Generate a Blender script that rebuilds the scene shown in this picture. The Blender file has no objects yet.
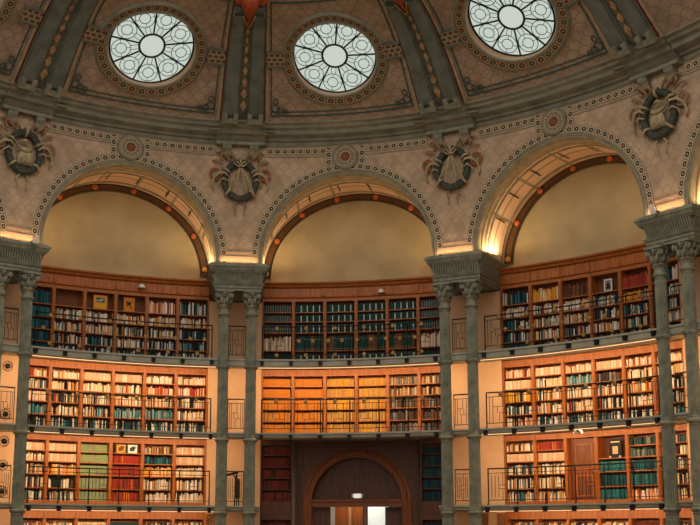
import bpy, math, random
from math import pi, sin, cos, radians, sqrt, atan2, floor
from mathutils import Vector, Matrix
random.seed(7)
scene = bpy.context.scene
COL = scene.collection

# ------------------------------------------------------------------ plan of the oval hall
A_, B_ = 20.767, 15.125           # semi axes of the ring of columns
PH = 0.223
_N = 6000
_T = [(-pi*0.75 + 1.5*pi*i/_N) for i in range(_N+1)]
_X = [B_*sin(t) for t in _T]; _Y = [A_*cos(t) for t in _T]
_S = [0.0]
for i in range(_N): _S.append(_S[-1] + math.hypot(_X[i+1]-_X[i], _Y[i+1]-_Y[i]))
_mid = _S[_N//2]; _S = [s-_mid for s in _S]
_h = ((A_-B_)/(A_+B_))**2
BAY = pi*(A_+B_)*(1+3*_h/(10+sqrt(4-3*_h)))/16
import bisect
def _base(s):
    i = min(max(bisect.bisect(_S, s)-1, 0), _N-1)
    w = (s-_S[i])/(_S[i+1]-_S[i])
    return _X[i]+w*(_X[i+1]-_X[i]), _Y[i]+w*(_Y[i+1]-_Y[i])
_cache = {}
def fr(k):
    """base point, tangent (to the right), inward normal, at bay coordinate k"""
    key = round(k, 5)
    if key in _cache: return _cache[key]
    s = (k-1.5+PH)*BAY
    x, y = _base(s); x1, y1 = _base(s-.05); x2, y2 = _base(s+.05)
    tx, ty = x2-x1, y2-y1; l = math.hypot(tx, ty); tx /= l; ty /= l
    nx, ny = ty, -tx
    r = (x, y, tx, ty, nx, ny); _cache[key] = r
    return r
def G(k, off, z):
    x, y, tx, ty, nx, ny = fr(k)
    return (x+nx*off, y+ny*off, z)
def ang(k):
    f = fr(k); return atan2(f[3], f[2])

# ------------------------------------------------------------------ materials
def lin(h):
    if isinstance(h, str):
        c = [int(h[i:i+2], 16)/255 for i in (0, 2, 4)]
        return tuple([(x/12.92 if x <= .04045 else ((x+.055)/1.055)**2.4) for x in c]+[1])
    return tuple(h)+(1,)
MATS = {}
def newmat(name):
    m = bpy.data.materials.new(name); m.use_nodes = True
    MATS[name] = m
    nt = m.node_tree; b = nt.nodes['Principled BSDF']
    return m, nt, b
def N(nt, t, **kw):
    n = nt.nodes.new(t)
    for k, v in kw.items(): setattr(n, k, v)
    return n
def mth(nt, op, a, b=None, c=None):
    n = nt.nodes.new('ShaderNodeMath'); n.operation = op
    for i, x in enumerate((a, b, c)):
        if x is None: continue
        if isinstance(x, (int, float)): n.inputs[i].default_value = x
        else: nt.links.new(x, n.inputs[i])
    return n.outputs[0]
def mixc(nt, f, a, b):
    n = nt.nodes.new('ShaderNodeMix'); n.data_type = 'RGBA'
    if isinstance(f, (int, float)): n.inputs[0].default_value = f
    else: nt.links.new(f, n.inputs[0])
    for i, x in ((6, a), (7, b)):
        if isinstance(x, tuple): n.inputs[i].default_value = x
        else: nt.links.new(x, n.inputs[i])
    return n.outputs[2]
def noisy(name, h, h2=None, scale=3, rough=.7, metal=0, bump=0.0, amt=.5, spec=.3, stretch=None):
    m, nt, b = newmat(name)
    tc = N(nt, 'ShaderNodeTexCoord'); no = N(nt, 'ShaderNodeTexNoise')
    no.inputs['Scale'].default_value = scale; no.inputs['Detail'].default_value = 4
    src = tc.outputs['Object']
    if stretch:
        mp = N(nt, 'ShaderNodeMapping'); mp.inputs['Scale'].default_value = stretch
        nt.links.new(src, mp.inputs[0]); src = mp.outputs[0]
    nt.links.new(src, no.inputs['Vector'])
    a = lin(h); c = lin(h2) if h2 else tuple([x*.6 for x in a[:3]]+[1])
    rr = N(nt, 'ShaderNodeMapRange'); rr.inputs[1].default_value = .35; rr.inputs[2].default_value = .7; rr.inputs[4].default_value = amt*2
    nt.links.new(no.outputs[0], rr.inputs[0])
    nt.links.new(mixc(nt, rr.outputs[0], a, c), b.inputs['Base Color'])
    b.inputs['Roughness'].default_value = rough; b.inputs['Metallic'].default_value = metal
    b.inputs['Specular IOR Level'].default_value = spec
    if bump:
        bp = N(nt, 'ShaderNodeBump'); bp.inputs['Strength'].default_value = bump; bp.inputs['Distance'].default_value = .02
        nt.links.new(no.outputs[0], bp.inputs['Height']); nt.links.new(bp.outputs[0], b.inputs['Normal'])
    return m
def emis(name, h, s, base=None):
    m, nt, b = newmat(name)
    b.inputs['Base Color'].default_value = lin(base or h)
    b.inputs['Emission Color'].default_value = lin(h); b.inputs['Emission Strength'].default_value = s
    b.inputs['Roughness'].default_value = .4
    return m
def uvsplit(nt):
    tc = N(nt, 'ShaderNodeTexCoord'); sp = N(nt, 'ShaderNodeSeparateXYZ')
    nt.links.new(tc.outputs['UV'], sp.inputs[0]); return tc, sp.outputs[0], sp.outputs[1]
def scallop(name, base, line, size=.34, amt=.6, rough=.8):
    """painted fish-scale tiles, UV in metres"""
    m, nt, b = newmat(name)
    tc, u, v = uvsplit(nt)
    vs = mth(nt, 'DIVIDE', v, size*.62); row = mth(nt, 'FLOOR', vs); fv = mth(nt, 'FRACT', vs)
    odd = mth(nt, 'MULTIPLY', mth(nt, 'MODULO', mth(nt, 'ABSOLUTE', row), 2.0), .5)
    fu = mth(nt, 'SUBTRACT', mth(nt, 'FRACT', mth(nt, 'ADD', mth(nt, 'DIVIDE', u, size), odd)), .5)
    d = mth(nt, 'SQRT', mth(nt, 'ADD', mth(nt, 'MULTIPLY', fu, fu), mth(nt, 'MULTIPLY', mth(nt, 'MULTIPLY', fv, fv), .34)))
    no = N(nt, 'ShaderNodeTexNoise'); no.inputs['Scale'].default_value = 2.2; no.inputs['Detail'].default_value = 5
    nt.links.new(tc.outputs['Object'], no.inputs['Vector'])
    dd = mth(nt, 'ABSOLUTE', mth(nt, 'SUBTRACT', d, mth(nt, 'ADD', .45, mth(nt, 'MULTIPLY', no.outputs[0], .06))))
    ln = mth(nt, 'MULTIPLY', mth(nt, 'LESS_THAN', dd, .05), amt)
    a = lin(base); a2 = tuple([x*.72 for x in a[:3]]+[1])
    rr = N(nt, 'ShaderNodeMapRange'); rr.inputs[1].default_value = .35; rr.inputs[2].default_value = .65
    nt.links.new(no.outputs[0], rr.inputs[0])
    c = mixc(nt, ln, mixc(nt, rr.outputs[0], a, a2), lin(line))
    nt.links.new(c, b.inputs['Base Color']); b.inputs['Roughness'].default_value = rough
    b.inputs['Specular IOR Level'].default_value = .15
    return m
def chain(name, bg, ring, dot1, dot2):
    """interlaced chain border: UV u counts links, v runs 0..1 across"""
    m, nt, b = newmat(name)
    tc, u, v = uvsplit(nt)
    fu = mth(nt, 'SUBTRACT', mth(nt, 'FRACT', u), .5); fv = mth(nt, 'SUBTRACT', v, .5)
    d = mth(nt, 'SQRT', mth(nt, 'ADD', mth(nt, 'MULTIPLY', fu, fu), mth(nt, 'MULTIPLY', fv, fv)))
    odd = mth(nt, 'MODULO', mth(nt, 'ABSOLUTE', mth(nt, 'FLOOR', u)), 2.0)
    dot = mixc(nt, odd, lin(dot1), lin(dot2))
    s = mth(nt, 'MULTIPLY', mth(nt, 'ABSOLUTE', mth(nt, 'SUBTRACT', mth(nt, 'ABSOLUTE', fu), mth(nt, 'ABSOLUTE', fv))), 1.0)
    c = mixc(nt, mth(nt, 'LESS_THAN', s, .05), lin(bg), lin(ring))
    c = mixc(nt, mth(nt, 'LESS_THAN', d, .42), c, lin(ring))
    c = mixc(nt, mth(nt, 'LESS_THAN', d, .31), c, dot)
    c = mixc(nt, mth(nt, 'LESS_THAN', d, .09), c, lin(ring))
    nt.links.new(c, b.inputs['Base Color']); b.inputs['Roughness'].default_value = .7
    b.inputs['Specular IOR Level'].default_value = .2
    return m
def brickmat(name, c1, c2, mortar, w, h, msize, rough=.7, uv=True, offset=.5):
    m, nt, b = newmat(name)
    tc = N(nt, 'ShaderNodeTexCoord'); br = N(nt, 'ShaderNodeTexBrick'); br.offset = offset
    nt.links.new(tc.outputs['UV' if uv else 'Object'], br.inputs['Vector'])
    br.inputs['Color1'].default_value = lin(c1); br.inputs['Color2'].default_value = lin(c2); br.inputs['Mortar'].default_value = lin(mortar)
    br.inputs['Scale'].default_value = 1; br.inputs['Brick Width'].default_value = w; br.inputs['Row Height'].default_value = h
    br.inputs['Mortar Size'].default_value = msize; br.inputs['Mortar Smooth'].default_value = .1
    nt.links.new(br.outputs[0], b.inputs['Base Color']); b.inputs['Roughness'].default_value = rough
    b.inputs['Specular IOR Level'].default_value = .2
    return m

noisy('stone', '8E8C76', '6E7060', 5, .65, amt=.5, bump=.15)
noisy('stone_dark', '6E7468', '525C54', 5, .65, amt=.5)
noisy('cornice', '8A8774', '6C6E60', 2.5, .7, amt=.5)
noisy('gilt', 'B8863C', '7A5424', 8, .4, .5, amt=.5)
scallop('spandrel', 'C6A88A', '947A62', .36, .40)
scallop('vault', 'A48C74', '6A5444', .36, .45)
chain('chain', '8A7A62', 'C6B292', '5A3626', '32362C')
chain('frame_chain', '6E5A42', '9C8464', '54301E', '3A4034')
brickmat('tie_plate', '6A3226', '5A2C22', '8A8466', .30, .22, .05)
brickmat('soffit', 'DCB898', 'D2A884', '9C8A6C', 1.35, .62, .05, offset=0)
noisy('soffit_trim', '958A70', '7A7260', 4, .7)
noisy('seam', '2A2620', None, 4, .9)
noisy('lunette', 'B8A880', 'A89870', 1.1, .85, amt=.5)
noisy('plaster', 'D6AE88', 'C59A76', 1.2, .8, amt=.4)
noisy('plaster_base', 'C9A27E', 'B38E6C', 3, .8, amt=.4)
noisy('mosaic', '7A4A22', '2C3424', 26, .6, amt=.5)
noisy('mosaic_edge', '2E3022', None, 8, .7)
noisy('disc_orange', 'E07830', 'B84E1E', 20, .45, amt=.4)
noisy('disc_yellow', 'F0B040', 'C88020', 20, .45, amt=.4)
noisy('wood', 'B4682A', '8C4A18', 3, .45, amt=.5, bump=.1, spec=.4, stretch=(6, 6, .6))
noisy('wood_dark', '5E3620', '402414', 3, .45, amt=.5, spec=.4, stretch=(6, 6, .6))
noisy('wood_mid', '84481F', '5E3014', 3, .45, amt=.5, spec=.4, stretch=(6, 6, .6))
noisy('strip_olive', '6A6250', '4A4638', 8, .7)
noisy('wood_back', '7A4420', '562C12', 3, .6, amt=.4, stretch=(6, 6, .6))
noisy('slab', 'ACA996', '94917F', 3, .6, amt=.4)
noisy('soffit_plain', 'C9A888', 'B4957A', 2, .8, amt=.3)
noisy('iron', '23231F', '181814', 8, .5, .3)
noisy('iron_brown', '4A3E30', '32281E', 8, .5, .4)
noisy('brass', 'B08A50', '7E5E30', 12, .4, .6)
noisy('teal_cord', '3E5A56', '26403E', 10, .7)
noisy('cream_strip', 'A89474', '8E7A5C', 5, .7)
noisy('boss_brown', '8E5436', '6E3C26', 8, .6)
noisy('red_line', '7A2E22', None, 5, .7)
noisy('tan_tile', 'B89468', '8E6C46', 8, .6)
noisy('rib_stone', '6C7064', '545A50', 2.5, .7, amt=.5)
noisy('wreath_leaf', '4E5246', '2E332C', 18, .7, amt=.5, bump=.5)
noisy('ribbon', 'B8A684', '94825F', 8, .7)
noisy('scroll_tan', 'A48260', '7C5C40', 8, .7)
noisy('scroll_orange', 'A8643C', '7E4628', 8, .7)
noisy('terracotta', 'B4532A', '84381A', 9, .6)
noisy('floor_mat', '7A5A3C', '5E4228', 3, .5)
noisy('white_paint', 'E8E4DA', None, 5, .5, amt=.1)
noisy('black', '141412', None, 6, .5)
noisy('lattice', '8A5A34', '5E3A20', 6, .6)
noisy('gold', 'C89A50', '8C6428', 14, .35, .8)
emis('glass_sky', 'D4DED2', .84, '141414')
emis('glass_hub', 'DCE4D8', .80, '141414')
emis('led', 'FFD09A', 1.3)
emis('sign_lit', 'E8ECE0', .6)
emis('bright_pane', 'DDE2DA', .8)
noisy('lead', '1E2422', None, 10, .6)

BC = {'cream': 'E2C9A4', 'pale pink': 'DCAE8C', 'white': 'EAE0D0', 'tan': 'B99058', 'orange': 'D4802C', 'red': 'A03626', 'maroon': '6E2C24',
      'brown': '6E442A', 'teal': '2E7478', 'dark teal': '14464A', 'dark green': '103832', 'light green': '8FA070', 'blue': '2C5270', 'navy': '14263A',
      'black': '161618', 'grey': '8A867C', 'slate': '36464A', 'yellow': 'DCA030', 'dark brown': '382218', 'pale blue': '9CB0B0'}
BK = list(BC)
for k_, h_ in BC.items():
    m, nt, b = newmat('book_'+k_.replace(' ', '_'))
    tc = N(nt, 'ShaderNodeTexCoord'); wv = N(nt, 'ShaderNodeTexNoise'); wv.inputs['Scale'].default_value = 9
    mp = N(nt, 'ShaderNodeMapping'); mp.inputs['Scale'].default_value = (.4, .4, 3)
    nt.links.new(tc.outputs['Object'], mp.inputs[0]); nt.links.new(mp.outputs[0], wv.inputs[0])
    a = lin(h_); nt.links.new(mixc(nt, wv.outputs[0], tuple([min(1, x*1.15) for x in a[:3]]+[1]), tuple([x*.75 for x in a[:3]]+[1])), b.inputs['Base Color'])
    b.inputs['Roughness'].default_value = .6; b.inputs['Specular IOR Level'].default_value = .2
noisy('paper', 'E6DAC0', 'CDBE9E', 30, .9)

# ------------------------------------------------------------------ mesh builder
class MB:
    def __init__(s): s.v = []; s.f = []; s.m = []; s.uv = {}; s.has = False; s.smooth = []
    def add(s, vs, fs, mi=0, uvs=None, smooth=False):
        o = len(s.v); s.v += [tuple(p) for p in vs]
        for j, f in enumerate(fs):
            s.f.append(tuple(o+i for i in f)); s.m.append(mi); s.smooth.append(smooth)
        if uvs:
            s.has = True
            for i, u in enumerate(uvs): s.uv[o+i] = u
        return s
    def box(s, x0, x1, y0, y1, z0, z1, mi=0, M=None):
        vs = [(x, y, z) for x in (x0, x1) for y in (y0, y1) for z in (z0, z1)]
        if M: vs = [tuple(M @ Vector(p)) for p in vs]
        s.add(vs, [(0, 1, 3, 2), (4, 6, 7, 5), (0, 4, 5, 1), (2, 3, 7, 6), (0, 2, 6, 4), (1, 5, 7, 3)], mi); return s
    def kbox(s, k0, k1, o0, o1, z0, z1, mi=0, n=None):
        """solid that follows the oval plan"""
        n = n or max(1, int(abs(k1-k0)*24))
        return s.sweep([(o0, z0), (o1, z0), (o1, z1), (o0, z1)], k0, k1, n, mi)
    def sweep(s, prof, k0, k1, n, mi=0, closed=True, smooth=False):
        vs = []; L = len(prof)
        for i in range(n+1):
            k = k0+(k1-k0)*i/n
            vs += [G(k, o, z) for o, z in prof]
        fs = []
        for i in range(n):
            for j in range(L if closed else L-1):
                a = i*L+j; b = i*L+(j+1) % L
                fs.append((a, b, b+L, a+L))
        if closed:
            fs.append(tuple(range(L-1, -1, -1))); fs.append(tuple(n*L+j for j in range(L)))
        s.add(vs, fs, mi, smooth=smooth); return s
    def grid(s, fn, nu, nv, mi=0, uvfn=None, smooth=True, closeu=False):
        vs = []; uvs = [] if uvfn else None
        for i in range(nu+1):
            for j in range(nv+1):
                a, b = i/nu, j/nv
                vs.append(fn(a, b))
                if uvfn: uvs.append(uvfn(a, b))
        fs = [(i*(nv+1)+j, (i+1)*(nv+1)+j, (i+1)*(nv+1)+j+1, i*(nv+1)+j+1) for i in range(nu) for j in range(nv)]
        s.add(vs, fs, mi, uvs, smooth); return s
    def tube(s, pts, r, n=8, mi=0, cap=True, closed=False):
        pts = [Vector(p) for p in pts]; L = len(pts)
        rs = r if isinstance(r, (list, tuple)) else [r]*L
        vs = []; up = None
        for i, p in enumerate(pts):
            a = pts[(i-1) % L] if (i > 0 or closed) else p
            b = pts[(i+1) % L] if (i < L-1 or closed) else p
            d = (b-a).normalized()
            if up is None: up = Vector((0, 0, 1)) if abs(d.z) < .9 else Vector((0, 1, 0))
            x = d.cross(up)
            if x.length < 1e-4: x = d.cross(Vector((1, 0, 0)))
            x.normalize(); y = x.cross(d).normalized(); up = y
            for j in range(n):
                t = 2*pi*j/n; vs.append(tuple(p+(x*cos(t)+y*sin(t))*rs[i]))
        fs = []
        for i in range(L if closed else L-1):
            for j in range(n):
                i2 = (i+1) % L
                fs.append((i*n+j, i2*n+j, i2*n+(j+1) % n, i*n+(j+1) % n))
        if cap and not closed: fs += [tuple(range(n)), tuple((L-1)*n+j for j in range(n-1, -1, -1))]
        s.add(vs, fs, mi, smooth=n > 4); return s
    def lathe(s, prof, n=24, mi=0, c=(0, 0), flute=0, smooth=True, M=None):
        vs = []
        for r, z in prof:
            for j in range(n):
                t = 2*pi*j/n; rr = r*(1-(flute if j % 2 else 0))
                vs.append((c[0]+rr*cos(t), c[1]+rr*sin(t), z))
        if M: vs = [tuple(M @ Vector(p)) for p in vs]
        L = len(prof)
        fs = [(i*n+j, i*n+(j+1) % n, (i+1)*n+(j+1) % n, (i+1)*n+j) for i in range(L-1) for j in range(n)]
        fs += [tuple(range(n-1, -1, -1)), tuple((L-1)*n+j for j in range(n))]
        s.add(vs, fs, mi, smooth=smooth and not flute); return s
    def torus(s, c, R, r, ax='y', n=32, k=8, mi=0, rz=None):
        pts = []
        for i in range(n):
            t = 2*pi*i/n; a = R*cos(t); b = (rz or R)*sin(t)
            pts.append((c[0]+a, c[1], c[2]+b) if ax == 'y' else (c[0]+a, c[1]+b, c[2]))
        return s.tube(pts, r, k, mi, closed=True)
    def build(s, name, mats, parent=None, origin=(0, 0, 0), bevel=0):
        me = bpy.data.meshes.new(name); ox, oy, oz = origin
        me.from_pydata([(x-ox, y-oy, z-oz) for x, y, z in s.v], [], s.f)
        if isinstance(mats, str): mats = [mats]
        for m in mats: me.materials.append(MATS[m])
        me.polygons.foreach_set('material_index', s.m)
        me.polygons.foreach_set('use_smooth', s.smooth)
        if s.has:
            ul = me.uv_layers.new(name='UVMap')
            li = [0]*len(me.loops); me.loops.foreach_get('vertex_index', li)
            fl = []
            for vi in li: fl += list(s.uv.get(vi, (0, 0)))
            ul.data.foreach_set('uv', fl)
        me.update()
        o = bpy.data.objects.new(name, me); COL.objects.link(o)
        if parent: o.parent = parent
        else: o.location = origin
        if bevel:
            b = o.modifiers.new('bevel', 'BEVEL'); b.width = bevel; b.segments = 2; b.limit_method = 'ANGLE'
        return o
def root(name, label, cat, loc, rz=0, group=None):
    o = bpy.data.objects.new(name, None); COL.objects.link(o); o.empty_display_size = .2
    o.location = loc; o.rotation_euler = (0, 0, rz); o['label'] = label; o['category'] = cat
    if group: o['group'] = group
    return o
def sroot(name, loc, rz=0):
    o = bpy.data.objects.new(name, None); COL.objects.link(o); o.empty_display_size = .2
    o.location = loc; o.rotation_euler = (0, 0, rz); o['kind'] = 'structure'; return o
def struct(o): o['kind'] = 'structure'; return o
def tag(o, label, cat, group=None):
    o['label'] = label; o['category'] = cat
    if group: o['group'] = group
    return o
def copy_tree(o, parent=None):
    c = o.copy(); COL.objects.link(c)
    if parent: c.parent = parent
    for ch in list(o.children): copy_tree(ch, c)
    return c

KEB = [[.128+.1275*i for i in range(7)], [.110+.1285*i for i in range(7)], [.099+.1275*i for i in range(7)]]
K0, K1 = -1, 4                       # extent of what is built, in bays
Z_SPR = 10.37                        # springing of the arches
RX, RZ = 2.80, 2.96                  # arch half width / rise
BX, BZ = 2.77, 2.90                  # barrel behind the front order
BACK = -1.98
FRONT = -1.65                        # front of the bookcases
ORD = ['first', 'second', 'third', 'fourth', 'fifth', 'sixth', 'seventh']

# ------------------------------------------------------------------ floor
mb = MB(); n = 96
vs = [(0, 0, 0)]+[((B_+4)*cos(2*pi*i/n), (A_+4)*sin(2*pi*i/n), 0) for i in range(n)]
vs2 = [(x, y, -.2) for x, y, z in vs]
mb.add(vs, [(0, i, i % n+1) for i in range(1, n+1)]); mb.add(vs2, [(0, i % n+1, i) for i in range(1, n+1)])
mb.add(vs[1:]+vs2[1:], [(i, (i+1) % n, n+(i+1) % n, n+i) for i in range(n)])
struct(mb.build('floor', 'floor_mat'))

# ------------------------------------------------------------------ arcade wall with arches
def arc_z(u, rx, rz):
    q = 1-(u/rx)**2
    return Z_SPR+rz*sqrt(q) if q > 0 else Z_SPR
Z_TOP = 14.5
mb = MB(); fo, bo = .15, -.02
us = [-BAY/2+BAY/2*.0]
for b in range(K0, K1):
    cu = []
    nn = 40
    cu += [(-BAY/2, 0), (-RX-.35, 0), (-RX, 0)]
    cu += [(-RX*cos(pi*i/nn), 1) for i in range(1, nn)]
    cu += [(RX, 0), (RX+.35, 0), (BAY/2, 0)]
    rows = 8
    for (off) in (fo, bo):
        vs = []; uv = []
        for u, _ in cu:
            zb = arc_z(u, RX, RZ)
            for j in range(rows+1):
                z = zb+(Z_TOP-zb)*j/rows
                vs.append(G(b+.5+u/BAY, off, z)); uv.append((u+50, z+b*.0))
        fs = []
        for i in range(len(cu)-1):
            for j in range(rows):
                q = (i*(rows+1)+j, (i+1)*(rows+1)+j, (i+1)*(rows+1)+j+1, i*(rows+1)+j+1)
                fs.append(q if off == fo else q[::-1])
        mb.add(vs, fs, 0, uv)
struct(mb.build('wall_arcade', 'spandrel'))
# archivolt, soffits, mosaic band of each bay (setting)
def arch_sweep(mb, c, prof, mi=0, n=56, uvs=None, a0=0, a1=pi, smooth=False):
    """prof: list of (dr, off); sweep round the arch of bay centre c"""
    L = len(prof)
    vs = []; uv = []
    ln = 0; last = None
    for i in range(n+1):
        t = a0+(a1-a0)*i/n
        for dr, off in prof:
            u = -(BX+dr)*cos(t); z = Z_SPR+(BZ+dr)*sin(t)
            vs.append(G(c+u/BAY, off, z))
        p = Vector(vs[-1]); ln += (p-last).length if last else 0; last = p
        if uvs: uv += [(ln/uvs[0], uvs[1][j]) for j in range(L)]
    fs = [(i*L+j, i*L+j+1, (i+1)*L+j+1, (i+1)*L+j) for i in range(n) for j in range(L-1)]
    mb.add(vs, fs, mi, uv if uvs else None, smooth)
for b in range(K0, K1):
    c = b+.5
    sr = sroot('trim_%d' % (b-K0+1), G(c, 0, Z_SPR)); og = G(c, 0, Z_SPR)
    m = MB(); arch_sweep(m, c, [(.17, .15), (.17, .19), (.13, .21), (.09, .18), (.04, .19), (.03, .10), (.03, -.02)])
    m.build('archivolt', 'soffit_trim', sr, og)
    m = MB(); arch_sweep(m, c, [(.03, -.02), (.03, -.08), (.0, -.12), (.02, -.30), (-.02, -.36), (0, -.42)])
    m.build('arch_moulding', 'cream_strip', sr, og)
    m = MB(); arch_sweep(m, c, [(0, -.42), (0, BACK)], uvs=(1.0, [.05, 1.62]), smooth=True)
    m.build('arch_soffit', 'soffit', sr, og)
    for off in (-.5, -1.55):
        m = MB(); arch_sweep(m, c, [(0, off), (-.03, off-.01), (-.03, off-.09), (0, off-.1)]); m.build('soffit_rib', 'soffit_trim', sr, og)
    for t in (.42, .72, 1.05, 1.40, 1.74, 2.09, 2.42, 2.72):
        m = MB(); arch_sweep(m, c, [(0, -.62), (-.02, -.63), (-.02, -1.3), (0, -1.31)], n=1, a0=t, a1=t+.014); m.build('seam', 'seam', sr, og)
    m = MB(); arch_sweep(m, c, [(.41, .151), (.41, .172), (.19, .172), (.19, .151)], uvs=(.25, [0, 0, 1, 1]), a0=.0, a1=pi)
    m.build('chain_border', 'chain', sr, og)
    # lunette band
    m = MB(); arch_sweep(m, c, [(0, BACK+.10), (-.22, BACK+.10), (-.24, BACK+.03)], 0); arch_sweep(m, c, [(0, BACK+.105), (-.03, BACK+.12), (-.035, BACK+.105)], 1); arch_sweep(m, c, [(-.19, BACK+.105), (-.195, BACK+.12), (-.22, BACK+.105)], 1)
    m.build('mosaic_band', ['mosaic', 'mosaic_edge'], sr, og)
    for i in range(8):
        t = .05+.43*i
        u = -(BX-.115)*cos(t)/BAY; z = Z_SPR+(BZ-.115)*sin(t)
        m = MB(); p = G(c+u, BACK+.13, z); a = ang(c+u)
        M = Matrix.Translation(p) @ Matrix.Rotation(a, 4, 'Z') @ Matrix.Rotation(pi/2, 4, 'X')
        m.lathe([(.09, -.03), (.09, .02), (.07, .035), (.045, .02), (.03, .04)], 14, 0, M=M)
        m.build('medallion', 'disc_orange' if 0 < i < 7 else 'disc_yellow', sr, og)
# borders under the cornice
sr = sroot('trim_frieze_border', G(1.5, .2, 14.1)); og = G(1.5, .2, 14.1)
for b in range(K0, K1):
    for (ka, kb) in ((b+.12, b+.44), (b+.56, b+.88)):
        m = MB(); n = 18
        m.grid(lambda a, v: G(ka+(kb-ka)*a, .178, 14.02+.22*v), n, 1, 0, lambda a, v: (a*(kb-ka)*BAY/.25, v), False)
        m.build('chain_border', 'chain', sr, og)
    for s_ in (-1, 1):      # link of the roundel to the arch border
        m = MB(); kq = b+.49+s_*.078; m.grid(lambda a, v: G(kq+.016*(v*2-1), .180, 13.62+.62*a), 3, 1, 0, lambda a, v: (a*2.5, v), False); m.build('chain_border', 'chain', sr, og)
    for (k0_, k1_, z0_, z1_) in ((b+.10, b+.43, 13.93, 13.955), (b+.57, b+.90, 13.93, 13.955), (b+.10, b+.90, 14.28, 14.33)):
        m = MB(); m.kbox(k0_, k1_, .152, .172, z0_, z1_, n=16); m.build('fillet', 'soffit_trim', sr, og)
# pier feet panels
for p in range(0, 4):
    sr = sroot('trim_pier_%d' % (p+1), G(p, .15, 10.4)); og = G(p, .15, 10.4)
    m = MB()
    for (x0, x1, z0, z1) in ((-.085, .085, 10.42, 10.60), (-.062, .062, 10.72, 10.75), (-.062, -.058, 10.72, 10.86), (.058, .062, 10.72, 10.86)):
        m.kbox(p+x0, p+x1, .151, .185, z0, z1, n=4)
    m.build('foot_panel', 'plaster_base', sr, og)

# lunette walls and back wall
m = MB()
for b in range(K0, K1):
    nn = 32
    vs = []; uv = []
    for i in range(nn+1):
        t = pi*i/nn; u = -(BX+.02)*cos(t)
        for j in range(9):
            z0 = 10.0; z1 = Z_SPR+(BZ+.02)*sin(t); vs.append(G(b+.5+u/BAY, BACK, z0+(z1-z0)*j/8))
    m.add(vs, [(i*9+j, (i+1)*9+j, (i+1)*9+j+1, i*9+j+1) for i in range(nn) for j in range(8)])
struct(m.build('wall_lunette', 'lunette'))
m = MB(); PK0, PK1 = 1.495-.181, 1.495+.181
m.kbox(K0, PK0, BACK-.25, BACK, 0, 10.05, n=50); m.kbox(PK1, K1, BACK-.25, BACK, 0, 10.05, n=50); m.kbox(PK0, PK1, BACK-.25, BACK, 4.6, 10.05, n=12)
struct(m.build('wall_back', 'plaster'))
# wall piers behind each pair of columns
m = MB()
for p in range(K0, K1+1):
    if 0 <= p <= 3: m.kbox(p+((KEB[p-1][6]-1) if p > 0 else -.11)+.0005, p+(KEB[p][0] if p < 3 else .11)-.0005, BACK+.002, FRONT+.04, 0, 9.46, n=4)
struct(m.build('wall_piers', 'plaster'))

# ------------------------------------------------------------------ main cornice
prof = [(-.02, 14.30), (.20, 14.32), (.24, 14.42), (.34, 14.44), (.36, 14.52), (.62, 14.56), (.66, 14.68), (.80, 14.72), (.84, 14.79), (.96, 14.82), (.97, 14.90), (.90, 14.93), (-.02, 14.93)]
m = MB(); m.sweep(prof, K0, K1, 120); struct(m.build('trim_cornice', 'cornice'))
for p in range(0, 4):
    og = G(p, .4, 14.0); sr = sroot('trim_cornice_break_%d' % (p+1), og)
    m = MB(); m.sweep([(x+.06 if x > 0 else .3, z-.01) for x, z in prof[1:-1]], p-.118, p+.118, 8); m.build('cornice_break', 'cornice', sr, og)
    m = MB(); m.kbox(p-.115, p+.115, .152, .42, 14.26, 14.36, n=6); m.build('lintel', 'stone', sr, og)
    for s_ in (-1, 1):
        m = MB(); kc = p+s_*.064
        m.sweep([(.152, 13.88), (.22, 13.86), (.30, 13.92), (.32, 14.0), (.28, 14.08), (.36, 14.16), (.40, 14.27), (.152, 14.27)], kc-.021, kc+.021, 2)
        f = G(kc, .30, 13.97)
        br = m.build('console', 'stone', sr, og)
        for q in (-1, 1):
            mm = MB(); M = Matrix.Translation(G(kc+q*.0215, .26, 13.97)) @ Matrix.Rotation(ang(kc), 4, 'Z') @ Matrix.Rotation(pi/2, 4, 'Y')
            mm.lathe([(.075, -.012), (.075, .012), (.04, .02), (.025, .012)], 14, 0, M=M); mm.build('scroll', 'stone_dark', sr, og)
# oblong sunk panels' raised ends on the cornice face
for b in range(0, 3):
    og = G(b+.5, .9, 14.8); sr = sroot('trim_cornice_fillet_%d' % (b+1), og)
    for (a0, a1) in ((b+.13, b+.87),):
        m = MB(); m.kbox(a0, a1, .50, .64, 14.59, 14.635, n=24); m.build('fillet', 'cornice', sr, og)
        for kk in (a0, a1):
            mm = MB(); mm.tube([G(kk-.03, .70, 14.62), G(kk, .72, 14.62), G(kk+.03, .70, 14.62)], .045, 8); mm.build('bead', 'cornice', sr, og)

# ------------------------------------------------------------------ vault
PR = [(.90, 14.80), (1.4, 15.29), (1.7, 15.60), (2.07, 15.96), (2.44, 16.25), (2.74, 16.48), (3.02, 16.67), (3.31, 16.83), (4.0, 17.13), (4.8, 17.42), (6.0, 17.75), (7.0, 17.95)]
sl = [0]
for i in range(len(PR)-1): sl.append(sl[-1]+math.hypot(PR[i+1][0]-PR[i][0], PR[i+1][1]-PR[i][1]))
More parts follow.
